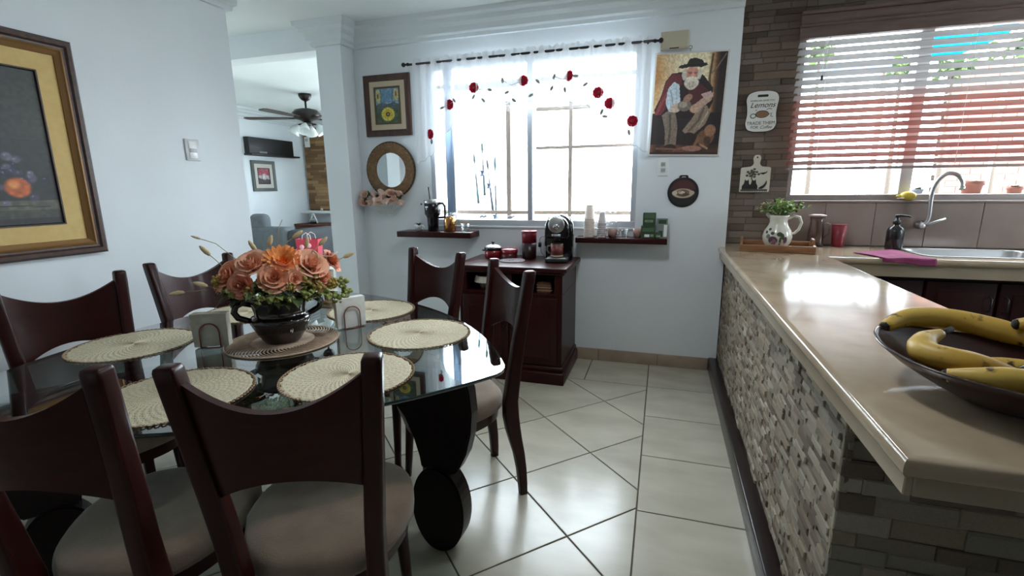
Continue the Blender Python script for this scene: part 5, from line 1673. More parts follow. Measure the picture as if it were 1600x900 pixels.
# ------------------------------------------------------------------ banana bowl on the peninsula
CTZ = .9256
bw = thing('fruit_bowl', 'dark oval wooden bowl of bananas on the peninsula countertop', 'bowl', (.685, 1.12, CTZ), radians(-42))
v = []; f = []
NA = 64
levels = [(.34, .0), (.42, .003), (.62, .022), (.86, .050), (1.0, .072), (1.005, .0745), (.985, .076), (.96, .072), (.82, .050), (.58, .024), (.36, .010), (.02, .008)]
for sc, z in levels:
    for k in range(NA):
        a = 2 * pi * k / NA
        rx, ry = .250, .190
        pz = z * 1.1 * (1 + .22 * abs(cos(a)) ** 3)
        px_ = abs(cos(a)) ** .95 * math.copysign(1, cos(a)); py_ = abs(sin(a)) ** 1.12 * math.copysign(1, sin(a))
        v.append((rx * px_ * sc, ry * py_ * sc, pz))
for i in range(len(levels) - 1):
    for k in range(NA):
        k2 = (k + 1) % NA
        f.append((i * NA + k, i * NA + k2, (i + 1) * NA + k2, (i + 1) * NA + k))
f.append(tuple(range(NA))[::-1]); f.append(tuple(range((len(levels) - 1) * NA, len(levels) * NA)))
MB().add(v, f, True).build('bowl', mat('dark_red_wood', (52, 20, 20), .28, rgb2=(40, 14, 15), nscale=5, stretch=(1, 8, 8), coat=.3), bw)

def banana_mat():
    m = mat('banana_skin', (214, 180, 84), .45, rgb2=(196, 152, 58), nscale=9, ncontrast=.5)
    nt = m.node_tree; N = nt.nodes; L = nt.links
    if 'spots' in N: return m
    p = N['Principled BSDF']
    src = p.inputs['Base Color'].links[0].from_socket
    tc = N.new('ShaderNodeTexCoord')
    nz = N.new('ShaderNodeTexNoise'); nz.name = 'spots'; nz.inputs['Scale'].default_value = 34; nz.inputs['Detail'].default_value = 3
    L.new(tc.outputs['Object'], nz.inputs['Vector'])
    cr = N.new('ShaderNodeValToRGB'); cr.color_ramp.elements[0].position = .62; cr.color_ramp.elements[1].position = .70
    L.new(nz.outputs['Fac'], cr.inputs['Fac'])
    mx = N.new('ShaderNodeMix'); mx.data_type = 'RGBA'
    L.new(cr.outputs['Color'], mx.inputs['Factor']); L.new(src, mx.inputs['A']); mx.inputs['B'].default_value = lin((74, 46, 26)) + (1,)
    L.new(mx.outputs['Result'], p.inputs['Base Color'])
    return m
M_BAN = banana_mat()
M_BTIP = mat('banana_tip', (34, 24, 18), .7)
def catmull(P, n=6):
    P = [Vector(q) for q in P]
    Q = [P[0] * 2 - P[1]] + P + [P[-1] * 2 - P[-2]]
    out = []
    for i in range(1, len(Q) - 2):
        for k in range(n):
            t = k / n
            a, b, c, d = Q[i - 1], Q[i], Q[i + 1], Q[i + 2]
            out.append(.5 * ((2 * b) + (c - a) * t + (2 * a - 5 * b + 4 * c - d) * t * t + (3 * b - a - 3 * c + d) * t ** 3))
    out.append(P[-1])
    return out
def banana(P, R, label, stem=True):
    P = [Vector(q) for q in P]
    o0 = P[len(P) // 2]
    t = thing('banana', label, 'banana', tuple(o0), 0, 'bananas in the fruit bowl')
    pts = [q - o0 for q in catmull(P, 7)]
    n = len(pts)
    rad = []
    for i in range(n):
        s = i / (n - 1)
        rad.append(R * (min(1, .42 + 1.9 * s) if s < .3 else min(1, .30 + 2.4 * (1 - s))) ** .8)
    MB().tube(pts, rad, 12).build('fruit', M_BAN, t)
    d0 = (pts[0] - pts[1]).normalized(); d1 = (pts[-1] - pts[-2]).normalized()
    MB().tube([pts[0] - d0 * .001, pts[0] + d0 * .006, pts[0] + d0 * .008], [rad[0] * 1.02, rad[0] * .8, rad[0] * .5], 7).build('tip', M_BTIP, t)
    if stem:
        MB().tube([pts[-1] - d1 * .001, pts[-1] + d1 * .012, pts[-1] + d1 * .03], [rad[-1] * 1.02, rad[-1] * .62, rad[-1] * .66], 7).build('stem', M_BTIP, t)
    return t
banana([(.512, 1.292, 1.023), (.575, 1.345, 1.034), (.665, 1.352, 1.036), (.755, 1.300, 1.024), (.82, 1.235, 1.008)], .026, 'long brownish banana lying along the far rim of the bowl')
banana([(.660, 1.108, .992), (.610, 1.104, 1.004), (.562, 1.118, 1.008), (.534, 1.155, 1.010), (.552, 1.200, 1.022), (.590, 1.225, 1.034)], .026, 'pale yellow curled banana in the middle of the bowl, dark tip')
banana([(.525, 1.048, 1.000), (.580, 1.022, 1.008), (.650, 1.020, 1.008), (.720, 1.045, 1.004), (.775, 1.085, 1.0)], .025, 'yellow banana along the rim next to the counter edge')
banana([(.745, 1.275, 1.052), (.80, 1.262, 1.056), (.855, 1.215, 1.050), (.885, 1.16, 1.040)], .025, 'banana at the picture edge resting on the long one')
banana([(.60, 1.185, .972), (.68, 1.178, .980), (.76, 1.160, .980), (.83, 1.13, .984)], .024, 'banana at the bottom of the bowl')
p = thing('avocado', 'shiny black avocado tucked among the bananas', 'avocado', (.705, 1.115, .987))
MB().lathe([(0, -.05), (.018, -.046), (.029, -.02), (.030, .0), (.024, .025), (.014, .045), (0, .052)], 20, M=Matrix.Rotation(radians(75), 4, 'Y')).build('fruit', mat('avocado_skin', (22, 18, 20), .16, coat=.5), p)
MB().lathe([(0, .05), (.004, .051), (.004, .058), (0, .059)], 8, M=Matrix.Rotation(radians(75), 4, 'Y')).build('stem', M_BTIP, p)

# ------------------------------------------------------------------ tray, jug and plant
M_TRAYW = mat('tray_wood', (150, 106, 70), .5, rgb2=(122, 82, 52), nscale=6, stretch=(1, 8, 8))
tr = thing('wooden_tray', 'wooden serving tray with raised handles at the end of the peninsula', 'tray', (.735, 3.57, CTZ), radians(-9))
tw, td = .215, .165
MB().bbox(-tw, tw, -td, td, 0, .010, .002, 1).build('base', M_TRAYW, tr)
for y in (-td, td - .012):
    MB().bbox(-tw, tw, y, y + .012, .010, .045, .003).build('side', M_TRAYW, tr)
for x in (-tw, tw - .014):
    pr = [(-td + .013, .010), (td - .013, .010), (td - .013, .045), (.085, .048), (.060, .078), (-.060, .078), (-.085, .048), (-td + .013, .045)]
    ho = [(-.045, .050), (.045, .050), (.038, .064), (-.038, .064)]
    mb = MB()
    n = len(pr)
    # end board with a hand hole: ring of quads between outline and hole on both faces
    ring = [pr[0], pr[1], pr[2], pr[3], pr[4], pr[5], pr[6], pr[7]]
    hole = [ho[0], ho[1], ho[1], ho[1], ho[2], ho[3], ho[0], ho[0]]
    for xx, fl in ((x, False), (x + .014, True)):
        for i in range(8):
            j = (i + 1) % 8
            q = [(xx, *ring[i]), (xx, *ring[j]), (xx, *hole[j]), (xx, *hole[i])]
            mb.add(q, [(3, 2, 1, 0) if not fl else (0, 1, 2, 3)])
    for loop in (ring, ho):
        m_ = len(loop)
        for i in range(m_):
            j = (i + 1) % m_
            mb.add([(x, *loop[i]), (x, *loop[j]), (x + .014, *loop[j]), (x + .014, *loop[i])], [(0, 1, 2, 3)])
    mb.build('end_board', M_TRAYW, tr)

def jug_mat():
    return mat('jug_ceramic', (214, 210, 196), .2, coat=.5)
jg = thing('plant_jug', 'white painted ceramic jug of small green artificial plants on the tray', 'jug', (.735, 3.56, CTZ + .0105), radians(-6))
MB().lathe([(0, 0), (.052, 0), (.058, .006), (.084, .045), (.089, .08), (.080, .118), (.060, .150), (.052, .175), (.056, .205), (.061, .218), (.057, .219), (.048, .175), (.056, .15), (.07, .11), (.05, .02), (0, .012)], 36).build('body', jug_mat(), jg)
MB().tube([(.052, 0, .196), (.085, 0, .214), (.118, 0, .206), (.132, 0, .172), (.120, 0, .128), (.096, 0, .102), (.080, 0, .10)], [.009, .009, .009, .009, .009, .009, .008], 10).build('handle', jug_mat(), jg)
MB().tube([(-.045, 0, .205), (-.066, 0, .222), (-.078, 0, .224)], [.018, .014, .008], 10).build('spout', jug_mat(), jg)
# painted fruit on the jug, proud by a hair
def on_jug(a, z):
    r = float(np.interp(z, [0, .006, .045, .08, .118, .15], [.053, .059, .085, .090, .081, .061])) + .0006
    return Vector((r * cos(a), r * sin(a), z))
def jug_patch(a0, z0, ra, rz, m, name):
    mb = MB(); N_ = 16
    v = [on_jug(a0, z0)] + [on_jug(a0 + ra * cos(t), z0 + rz * sin(t)) for t in [2 * pi * k / N_ for k in range(N_)]]
    mb.add(v, [(0, 1 + k, 1 + (k + 1) % N_) for k in range(N_)], True).build(name, m, jg)
M_JP, M_JG, M_JK = mat('jug_plum', (92, 68, 84), .3), mat('jug_green', (70, 78, 54), .3), mat('jug_rose', (150, 112, 118), .3)
for a, z, ra, rz, m in ((-1.95, .060, .32, .026, M_JP), (-1.86, .050, .16, .018, M_JK), (-2.3, .085, .16, .014, M_JG), (-1.5, .10, .2, .014, M_JG), (-1.30, .085, .12, .02, M_JG), (-2.0, .105, .14, .010, M_JG), (-1.1, .062, .14, .022, M_JP), (-2.5, .11, .12, .010, M_JG), (-1.45, .055, .07, .028, M_JG), (-2.3, .13, .14, .008, M_JG)):
    jug_patch(a, z, ra, rz, m, 'painted_fruit' if m is not M_JG else 'painted_leaf')
rr = random.Random(21)
PL = [leaf_mesh(.030, .009, m) for m in (mat('plant_green', (146, 178, 100), .6), mat('plant_pale', (216, 228, 172), .6), mat('plant_deep', (74, 110, 60), .6))]
for s in range(40):
    a = rr.uniform(0, 2 * pi); sp_ = rr.uniform(.02, .16); hh = rr.uniform(.05, .125) - sp_ * .25
    p0 = Vector((.03 * cos(a), .03 * sin(a), .20)); p1 = Vector((sp_ * .5 * cos(a), sp_ * .5 * sin(a), .215 + hh * .65)); p2 = Vector((sp_ * cos(a), sp_ * .8 * sin(a), .215 + hh))
    st = MB().tube([p0, p1, p2], .0013, 4).build('stem', MATS['plant_deep'], jg)
    for k in range(9):
        t = .35 + .65 * k / 8
        q = p0 * (1 - t) ** 2 + p1 * 2 * t * (1 - t) + p2 * t * t
        o = new_obj('leaf', PL[rr.choice((0, 0, 1, 1, 2))], st, q); o.rotation_euler = (rr.uniform(-.4, .9), rr.uniform(-.6, .6), rr.uniform(0, 6.28)); sc = rr.uniform(.7, 1.2); o.scale = (sc, sc, sc)
    if s % 3 == 0:
        MB().sphere(tuple(p2), .009, 8, 6).build('seed_pod', mat('plant_brown', (96, 74, 52), .7), jg)

# ------------------------------------------------------------------ things along the backsplash
p = thing('glass_pitcher', 'clear glass pitcher with a pinkish lid behind the tray', 'pitcher', (1.03, 3.83, CTZ))
MB().lathe([(0, 0), (.048, 0), (.052, .006), (.050, .10), (.042, .17), (.046, .205), (.043, .205), (.039, .17), (.046, .10), (.047, .010), (0, .008)], 28).build('body', glass_mat('smoky_glass', (236, 226, 222), .06), p)
MB().lathe([(0, .204), (.052, .204), (.054, .208), (.054, .216), (.03, .222), (0, .222)], 28).build('lid', mat('lid_taupe', (148, 118, 112), .45), p)
MB().tube([(.046, 0, .17), (.078, 0, .16), (.080, 0, .09), (.052, 0, .06)], .006, 8).build('handle', glass_mat('smoky_glass'), p)
p = thing('red_cup', 'tapered red plastic cup against the backsplash', 'cup', (1.172, 3.84, CTZ))
MB().lathe([(0, 0), (.034, 0), (.037, .004), (.046, .152), (.043, .152), (.034, .008), (0, .008)], 28).build('cup', mat('cup_red', (122, 30, 44), .35), p)
MB().lathe([(.046, .149), (.048, .151), (.048, .154), (.044, .155)], 28).build('rim', mat('cup_red', (122, 30, 44)), p)
p = thing('soap_dispenser', 'dark soap dispenser bottle with a pump next to the sink', 'soap dispenser', (1.475, 3.775, CTZ))
MB().lathe([(0, 0), (.044, 0), (.048, .006), (.048, .115), (.040, .140), (.020, .152), (.018, .168), (0, .168)], 28).build('bottle', mat('dark_bottle', (30, 28, 30), .25), p)
MB().lathe([(.021, .165), (.021, .186), (.010, .190), (.008, .214), (0, .214)], 18).build('pump_collar', M_BLACKM, p)
MB().tube([(-.012, 0, .216), (.02, -.004, .219), (.055, -.010, .216), (.068, -.012, .210)], [.010, .009, .006, .005], 10).build('pump_nozzle', M_BLACKM, p)
p = thing('faucet', 'chrome wall-mounted swan-neck faucet over the sink', 'faucet', (0, 0, 0))
MB().lathe([(0, 0), (.028, 0), (.028, .008), (.018, .014), (.018, .050), (0, .052)], 20, M=Matrix.Translation((1.667, 3.9285, 1.078)) @ Matrix.Rotation(pi / 2, 4, 'X')).build('wall_flange', M_STEEL, p)
MB().tube(catmull([(1.667, 3.895, 1.078), (1.668, 3.872, 1.085), (1.682, 3.865, 1.135), (1.677, 3.862, 1.28), (1.690, 3.85, 1.36), (1.727, 3.83, 1.408), (1.770, 3.81, 1.400), (1.796, 3.80, 1.360), (1.800, 3.797, 1.325)], 5), .0125, 12).build('spout', M_STEEL, p)
MB().lathe([(0, 0), (.015, 0), (.015, .022), (0, .022)], 14).build('aerator', M_STEEL, p, (1.800, 3.797, 1.306))
MB().tube([(1.672, 3.870, 1.082), (1.705, 3.855, 1.094), (1.765, 3.84, 1.124)], [.013, .009, .007], 10).build('lever', M_STEEL, p)
MB().sphere((1.655, 3.868, 1.072), .020, 12, 8).build('valve_body', M_STEEL, p)
p = thing('lemon_squeezer', 'yellow lemon-shaped squeezer on the sill beside the faucet', 'squeezer', (1.578, 3.936, 1.2385))
MB().sphere((0, 0, .030), .030, 18, 12, (1.55, 1.0, 1.0)).build('lemon_body', mat('lemon_yellow', (214, 186, 70), .45), p)
MB().tube([(-.045, 0, .030), (-.058, 0, .030), (-.066, 0, .030)], [.010, .006, .003], 8).build('lemon_tip', mat('lemon_yellow', (214, 186, 70)), p)
MB().tube([(-.03, -.026, .016), (-.07, -.026, .014)], .003, 6).build('handle_wire', M_WHITEP, p)
M_TOWEL = mat('pink_cloth', (150, 62, 104), .9, rgb2=(128, 48, 88), nscale=20, bump=.2, bscale=200)
p = thing('dish_cloth', 'magenta cloth spread on the counter edge before the sink', 'cloth', (0, 0, 0))
def cl(u, w):
    A = Vector((1.16, 3.50)); B = Vector((1.45, 3.72)); Cc = Vector((1.50, 3.283)); D = Vector((1.24, 3.283))
    q = (A * (1 - u) + B * u) * (1 - min(1, w * 1.25)) + (D * (1 - u) + Cc * u) * min(1, w * 1.25)
    z = CTZ + .004 + .003 * sin(u * 9 + w * 4) * sin(w * 3)
    if w > .8:
        s = (w - .8) / .2
        return (q.x + .01 * sin(u * 7) * s, 3.283 - .005 - .005 * sin(u * 11), z - .045 * s * (.5 + .5 * u))
    return (q.x, q.y, z)
o = MB().grid(cl, 24, 30).build('cloth', M_TOWEL, p)
md = o.modifiers.new('thick', 'SOLIDIFY'); md.thickness = .0025; md.offset = 1.0

# ------------------------------------------------------------------ living room seen through the opening
p = thing('wall_screen', 'wide black glossy screen on a ledge high on the living room wall', 'screen', (-6.45, 6.83, 1.90))
MB().bbox(.0, .10, -.50, .48, .028, .285, .006).build('panel', M_BLACKM, p)
MB().bbox(.0, .16, -.52, .56, 0, .028, .004).build('ledge', M_BLACKM, p)
MB().bbox(.10, .108, -.30, -.14, .04, .07, .003).build('remote', mat('grey_remote', (120, 122, 124), .4), p)
def red_print():
    c = Canvas(40, 44, (176, 172, 172))
    c.put((c.y > .55) * 1.0, (150, 62, 78)); c.put((c.y > .6) * c.noise(6) * .8, (196, 120, 130))
    c.poly([(0, 0), (1, 0), (1, .25), (.6, .35), (.3, .3), (0, .4)], (70, 62, 66)); c.ell(.55, .45, .25, .2, (196, 192, 192), soft=.5); c.line([(.3, .2), (.35, .8)], .03, (70, 50, 54)); c.line([(.7, .2), (.66, .7)], .025, (90, 70, 74))
    return c.speckle(.3, 20)
p = thing('framed_print', 'silver framed red and grey print below the black screen', 'picture', (-6.45, 6.66, 1.578))
FMl = frame_M((0, 0, 0), (0, 1, 0), (0, 0, 1))
frame_ring(.50, .50, [(0, 0), (0, .028), (.01, .034), (.05, .028), (.055, .012)], 'frame', mat('pewter_frame', (92, 98, 94), .4), p, FMl)
frame_ring(.392, .392, [(0, .004), (0, .014), (.066, .014), (.066, .004)], 'mat_board', mat('print_mat', (196, 190, 182), .8), p, FMl)
frame_ring(.264, .264, [(0, .004), (0, .016), (.012, .016), (.014, .008)], 'inner_frame', M_FRAMED, p, FMl)
print_sheet('canvas', red_print(), .238, .238, p, FMl @ Matrix.Translation((0, 0, .008)), .003)
M_SOFA = mat('sofa_grey', (112, 118, 122), .9, rgb2=(98, 104, 108), nscale=10, bump=.15, bscale=160)
M_SOFAD = mat('sofa_dark_grey', (66, 68, 72), .9)
p = thing('sofa', 'grey upholstered sofa with a raised cushion in the living room', 'sofa', (-5.64, 6.05, 0))
MB().bbox(-.70, .10, .22, .95, .08, .44, .05, 3).build('seat', M_SOFA, p)
MB().bbox(-.70, .06, 0, .26, .08, .775, .06, 4).build('backrest', M_SOFA, p)
MB().bbox(.05, .34, .02, .95, .08, .74, .09, 4).build('armrest', M_SOFAD, p)
MB().bbox(-.76, -.66, .02, .95, .08, .66, .04, 4).build('armrest', M_SOFAD, p)
MB().bbox(-.66, -.34, .02, .22, .70, .98, .09, 5).build('cushion', M_SOFA, p)
for x in (-.68, .26):
    for y in (.08, .86):
        MB().box(x - .03, x + .03, y - .03, y + .03, 0, .08).build('leg', M_WENGE, p)
ct_ = thing('coffee_table', 'white low table in the living room', 'table', (-4.46, 5.10, 0))
MB().bbox(-.75, .75, -.30, .34, .40, .44, .006).build('top', M_WHITEP, ct_)
for x in (-.70, .70):
    for y in (-.25, .29):
        MB().bbox(x - .025, x + .025, y - .025, y + .025, 0, .40, .004, 1).build('leg', M_WHITEP, ct_)
p = thing('gift_bag', 'red and pink gift bag standing on the white table', 'bag', (-4.26, 5.02, .441), radians(10))
M_BAG = mat('bag_red', (178, 44, 66), .5)
MB().add([(-.13, -.055, 0), (.13, -.055, 0), (.13, .055, 0), (-.13, .055, 0), (-.15, -.06, .30), (.15, -.06, .30), (.15, .06, .30), (-.15, .06, .30)], [(3, 2, 1, 0), (0, 1, 5, 4), (1, 2, 6, 5), (2, 3, 7, 6), (3, 0, 4, 7)]).build('bag', M_BAG, p)
for k, (x, z, r) in enumerate(((-.07, .2, .032), (.03, .22, .03), (.07, .12, .036), (-.03, .10, .03))):
    o = MB().lathe([(0, 0), (r, 0), (r, .001), (0, .0012)], 14).build('printed_spot', mat('bag_pink', (226, 168, 176), .6), p); o.matrix_local = Matrix.Translation((x, -.0605, z)) @ Matrix.Rotation(pi / 2, 4, 'X')
for y in (-.058, .058):
    MB().tube([(-.06, y, .29), (-.05, y, .35), (0, y, .38), (.05, y, .35), (.06, y, .29)], .004, 6).build('handle', mat('bag_cord', (220, 206, 200), .7), p)
for k, (w_, h_, c_) in enumerate(((.26, .03, (206, 200, 190)), (.24, .035, (96, 110, 112)), (.22, .03, (196, 190, 182)))):
    p = thing('book', ('pale', 'grey-green', 'cream')[k] + ' book in the pile beside the gift bag, ' + ('lowest', 'middle', 'topmost')[k], 'book', (-3.93, 5.0, .441 + (0, .0305, .066)[k]), radians(8 * k - 6), 'books on the white table')
    MB().bbox(-w_ / 2, w_ / 2, -.09, .09, .003, h_ - .003, .001, 1).build('pages', mat('book_pages', (222, 216, 204), .9), p)
    for z0, z1 in ((0, .003), (h_ - .003, h_)):
        MB().bbox(-w_ / 2 - .003, w_ / 2 + .003, -.094, .094, z0, z1, .001, 1).build('cover', mat('book_%d' % k, c_, .6), p)
p = thing('white_flower_ornament', 'white flower sprig ornament leaning by the books', 'ornament', (-3.74, 5.0, .441))
MB().lathe([(0, 0), (.03, 0), (.034, .05), (.02, .10), (.022, .12), (0, .12)], 16).build('vase', M_WHITEP, p)
for k in range(5):
    MB().tube([(0, 0, .11), (.02 * cos(k * 1.3), .02 * sin(k * 1.3), .16), (.05 * cos(k * 1.3), .05 * sin(k * 1.3), .19)], [.003, .005, .010], 6).build('petal', M_WHITEP, p)
sb = thing('sideboard', 'brown panelled wooden sideboard against the far wall', 'cabinet', (-6.05, 7.28, 0))
M_OAK = mat('warm_brown_wood', (112, 62, 40), .4, rgb2=(84, 44, 28), nscale=4, stretch=(8, 8, 1))
MB().bbox(-.39, .39, 0, .38, .06, .70, .005).build('body', M_OAK, sb)
MB().bbox(-.42, .42, -.03, .39, .70, .735, .008).build('top', M_OAK, sb)
MB().box(-.36, .36, .03, .36, 0, .06).build('plinth', M_OAK, sb)
for k in range(3):
    d = MB().bbox(-.37 + .25 * k, -.135 + .25 * k, -.018, 0, .10, .67, .004).build('door', M_OAK, sb)
    MB().bbox(-.33 + .25 * k, -.175 + .25 * k, -.026, -.018, .16, .61, .006).build('door_panel', M_OAK, d)
p = thing('letter_ornament', 'white letter A ornament on the sideboard', 'ornament', (-6.10, 7.36, .7355))
for s in (-1, 1):
    MB().tube([(s * .085, 0, .012), (0, 0, .19)], .013, 6).build('stroke', M_WHITEP, p)
MB().tube([(-.055, 0, .075), (.055, 0, .075)], .011, 6).build('crossbar', M_WHITEP, p)
MB().bbox(-.06, .04, -.05, .02, 0, .035, .004).build('base_block', M_BLACKM, p)
p = thing('white_wall_ledge', 'thin white ledge under the brown stone panel', 'shelf', (-6.0, 7.7, .915))
MB().bbox(-.44, .50, -.26, 0, 0, .045, .004).build('board', M_WHITEP, p)
MB().sphere((-.06, -.14, .07), .026, 10, 8).build('pebble_ornament', mat('pale_stone', (206, 190, 170), .6), p)
p = thing('tall_white_blossom', 'tall branch with white blossoms in front of the sideboard', 'plant', (-5.10, 7.22, 0))
MB().lathe([(0, 0), (.09, 0), (.11, .2), (.07, .38), (.08, .42), (0, .40)], 18).build('vase', M_BLACKM, p)
MB().tube([(0, 0, .40), (-.03, 0, .62), (.02, 0, .80), (.03, 0, .98)], [.010, .009, .006, .003], 6).build('branch', mat('bark', (70, 58, 48), .8), p)
for k, (x, z) in enumerate(((-.08, .66), (-.02, .74), (.06, .78), (.0, .86), (.05, .93), (.02, 1.0))):
    MB().sphere((x, 0, z), .035, 8, 6, (1, .6, 1.5)).build('blossom', M_WHITEP, p)
p = thing('wall_thermostat', 'small white box on the brown stone panel', 'switch', (-6.30, 7.64, 2.20))
MB().bbox(-.05, .05, -.03, 0, -.09, .09, .006).build('case', M_WHITEP, p)
MB().bbox(-.03, .03, -.034, -.029, .01, .06, .002).build('display', mat('grey_plastic', (176, 178, 176), .4), p)

# ceiling fan
M_FAN = mat('fan_bronze', (34, 26, 24), .3, metal=.3)
fn = thing('ceiling_fan', 'dark bronze ceiling fan with four frosted tulip lights', 'ceiling fan', (-4.766, 5.81, CEIL))
MB().lathe([(0, 0), (.085, 0), (.085, -.03), (.06, -.07), (.03, -.09), (0, -.09)][::-1], 24).build('canopy', M_FAN, fn)
MB().tube([(0, 0, -.085), (0, 0, -.19)], .014, 10).build('downrod', M_FAN, fn)
MB().lathe([(0, -.36), (.06, -.36), (.10, -.34), (.16, -.325), (.185, -.29), (.185, -.25), (.15, -.21), (.07, -.19), (0, -.188)], 32).build('motor', M_FAN, fn)
blade = MB()
pr = [(.17, -.035), (.28, -.05), (.60, -.068), (.80, -.065), (.835, -.04), (.84, 0), (.835, .04), (.80, .065), (.60, .068), (.28, .05), (.17, .035)]
blade.prism(pr, -.004, .004, M=Matrix.Rotation(radians(5), 4, 'X'))
bme = blade.mesh('blade', mat('fan_blade', (60, 46, 40), .35))
for k in range(5):
    o = new_obj('blade', bme, fn, (0, 0, -.315), (0, 0, radians(200 + 72 * k)))
    MB().bbox(.09, .24, -.018, .018, -.012, -.004, .003, 1).build('blade_iron', M_FAN, o)
MB().lathe([(0, -.42), (.045, -.415), (.06, -.39), (.05, -.36), (0, -.36)], 20).build('light_kit', M_FAN, fn)
M_TULIP = mat('frosted_glass', (226, 232, 230), .35, trans=0.0)
for k in range(4):
    a = radians(25 + 90 * k)
    arm = MB().tube([(.03 * cos(a), .03 * sin(a), -.39), (.10 * cos(a), .10 * sin(a), -.395), (.13 * cos(a), .13 * sin(a), -.405)], .010, 8).build('lamp_arm', M_FAN, fn)
    Mt = Matrix.Translation((.125 * cos(a), .125 * sin(a), -.40)) @ Matrix.Rotation(a, 4, 'Z') @ Matrix.Rotation(radians(145), 4, 'Y')
    MB().lathe([(.022, 0), (.040, .03), (.062, .07), (.070, .11), (.085, .135), (.081, .135), (.066, .11), (.058, .07), (.036, .03), (.018, .004)], 20, M=Mt).build('tulip_shade', M_TULIP, arm)

# ------------------------------------------------------------------ outdoors: patio, grille, rods and plants behind the windows
M_PATIO = mat('patio_concrete', (170, 168, 160), .9, rgb2=(150, 148, 140), nscale=3)
structure(MB().box(-2.45, 12, 3.80, 14, -.25, -.12).build('ground_patio', M_PATIO))
structure(MB().box(3.35, 12, -6, 3.80, -.25, -.12).build('ground_side', M_PATIO))
M_BARC = mat('grille_cream', (126, 108, 94), .6)
gr = thing('window_grille', 'cream painted bar grille outside the dining window', 'grille', (0, 0, 0))
GY = 4.0
for x, z0, z1, w in ((-1.268, 1.0, 2.05, .020), (-.741, 1.0, 2.20, .016), (-2.0, -.12, 2.4, .02), (-.10, -.12, 2.4, .02)):
    MB().bbox(x - w, x + w, GY - .012, GY + .012, z0, z1, .003, 1).build('upright_bar', M_BARC, gr)
for x0, x1, z, w in ((-1.03, -.575, 1.972, .016), (-1.03, -.10, 1.668, .012), (-2.0, -.10, 1.140, .016), (-2.0, -.10, 2.20, .016)):
    MB().bbox(x0, x1, GY - .010, GY + .010, z - w, z + w, .003, 1).build('cross_bar', M_BARC, gr)
M_ROD = [mat('rod_teal', (62, 92, 94), .5), mat('rod_grey', (74, 78, 88), .5), mat('rod_green', (60, 84, 78), .5)]
M_REEL = mat('reel_blue_grey', (84, 96, 116), .4, metal=.2)
def fishing_rod(x0, z0, x1, zt, m, label, reel=None, tip=True):
    """Handle bottom (x0, z0), swollen foregrip near (x1, zt), thin tip rising to the rack."""
    p = thing('fishing_rod', label, 'fishing rod', (x0, 4.05, z0), 0, 'fishing rods outside the window')
    dx = x1 - x0; h = zt - z0
    MB().tube([(0, 0, 0), (dx * .30, 0, h * .30)], [.013, .011], 8).build('grip', m, p)
    MB().tube([(dx * .30, 0, h * .30), (dx * .58, 0, h * .58)], [.009, .009], 8).build('reel_seat', M_ROD[1], p)
    MB().tube([(dx * .58, 0, h * .58), (dx * .80, 0, h * .80)], .005, 6).build('blank', m, p)
    MB().tube([(dx * .80, 0, h * .80), (dx * .86, 0, h * .86), (dx * .95, 0, h * .95), (dx, 0, h)], [.006, .012, .010, .003], 8).build('foregrip', m, p)
    MB().tube([(dx, 0, h), (dx * 1.2, 0, 2.17 - z0)], [.0022, .0012], 5).build('tip', m, p)
    if reel is not None:
        r = MB().lathe([(0, -.025), (.022, -.025), (.022, -.012), (.014, -.01), (.014, .01), (.022, .012), (.022, .025), (0, .025)], 14, M=Matrix.Translation((dx * reel, -.03, h * reel))).build('reel', M_REEL, p)
        MB().tube([(dx * reel + .02, -.03, h * reel), (dx * reel + .04, -.03, h * reel + .01), (dx * reel + .045, -.03, h * reel + .03)], .004, 6).build('crank', M_REEL, r)
    return p
fishing_rod(-1.572, 1.212, -1.605, 1.645, M_ROD[0], 'teal fishing rod hanging outside, first beside the window edge', None)
fishing_rod(-1.512, 1.283, -1.528, 1.74, M_ROD[2], 'fishing rod hanging highest outside the window, with a reel', .42)
fishing_rod(-1.438, 1.15, -1.485, 1.60, M_ROD[1], 'fishing rod hanging lowest with a round reel', .48)
fishing_rod(-1.408, 1.02, -1.410, 1.62, M_ROD[0], 'thin upright fishing rod standing behind the sill', .12)
rk = thing('rod_rack', 'wooden rod rack under the eave outside', 'rack', (-1.5, 4.05, 2.17))
MB().bbox(-.30, .30, -.02, .02, 0, .04, .003, 1).build('rail', M_BARC, rk)
structure(MB().box(-2.0, -.05, 3.80, 4.02, .98, 1.06).build('ledge_outside', M_PATIO))
for x, lab in ((-1.475, 'small white figurine on the outer sill under the rods'), (-1.222, 'small white pot on the outer sill by the upright bar')):
    p = thing('sill_ornament', lab, 'ornament', (x, 3.90, 1.06))
    MB().bbox(-.035, .035, -.03, .03, 0, .030, .005).build('base', mat('ornament_grey', (104, 106, 112), .6), p)
    for k in range(4):
        MB().sphere((-.024 + .016 * k, 0, .045 + .008 * (k % 2)), .012, 8, 6).build('knob', mat('ornament_pale', (128, 126, 128), .6), p)
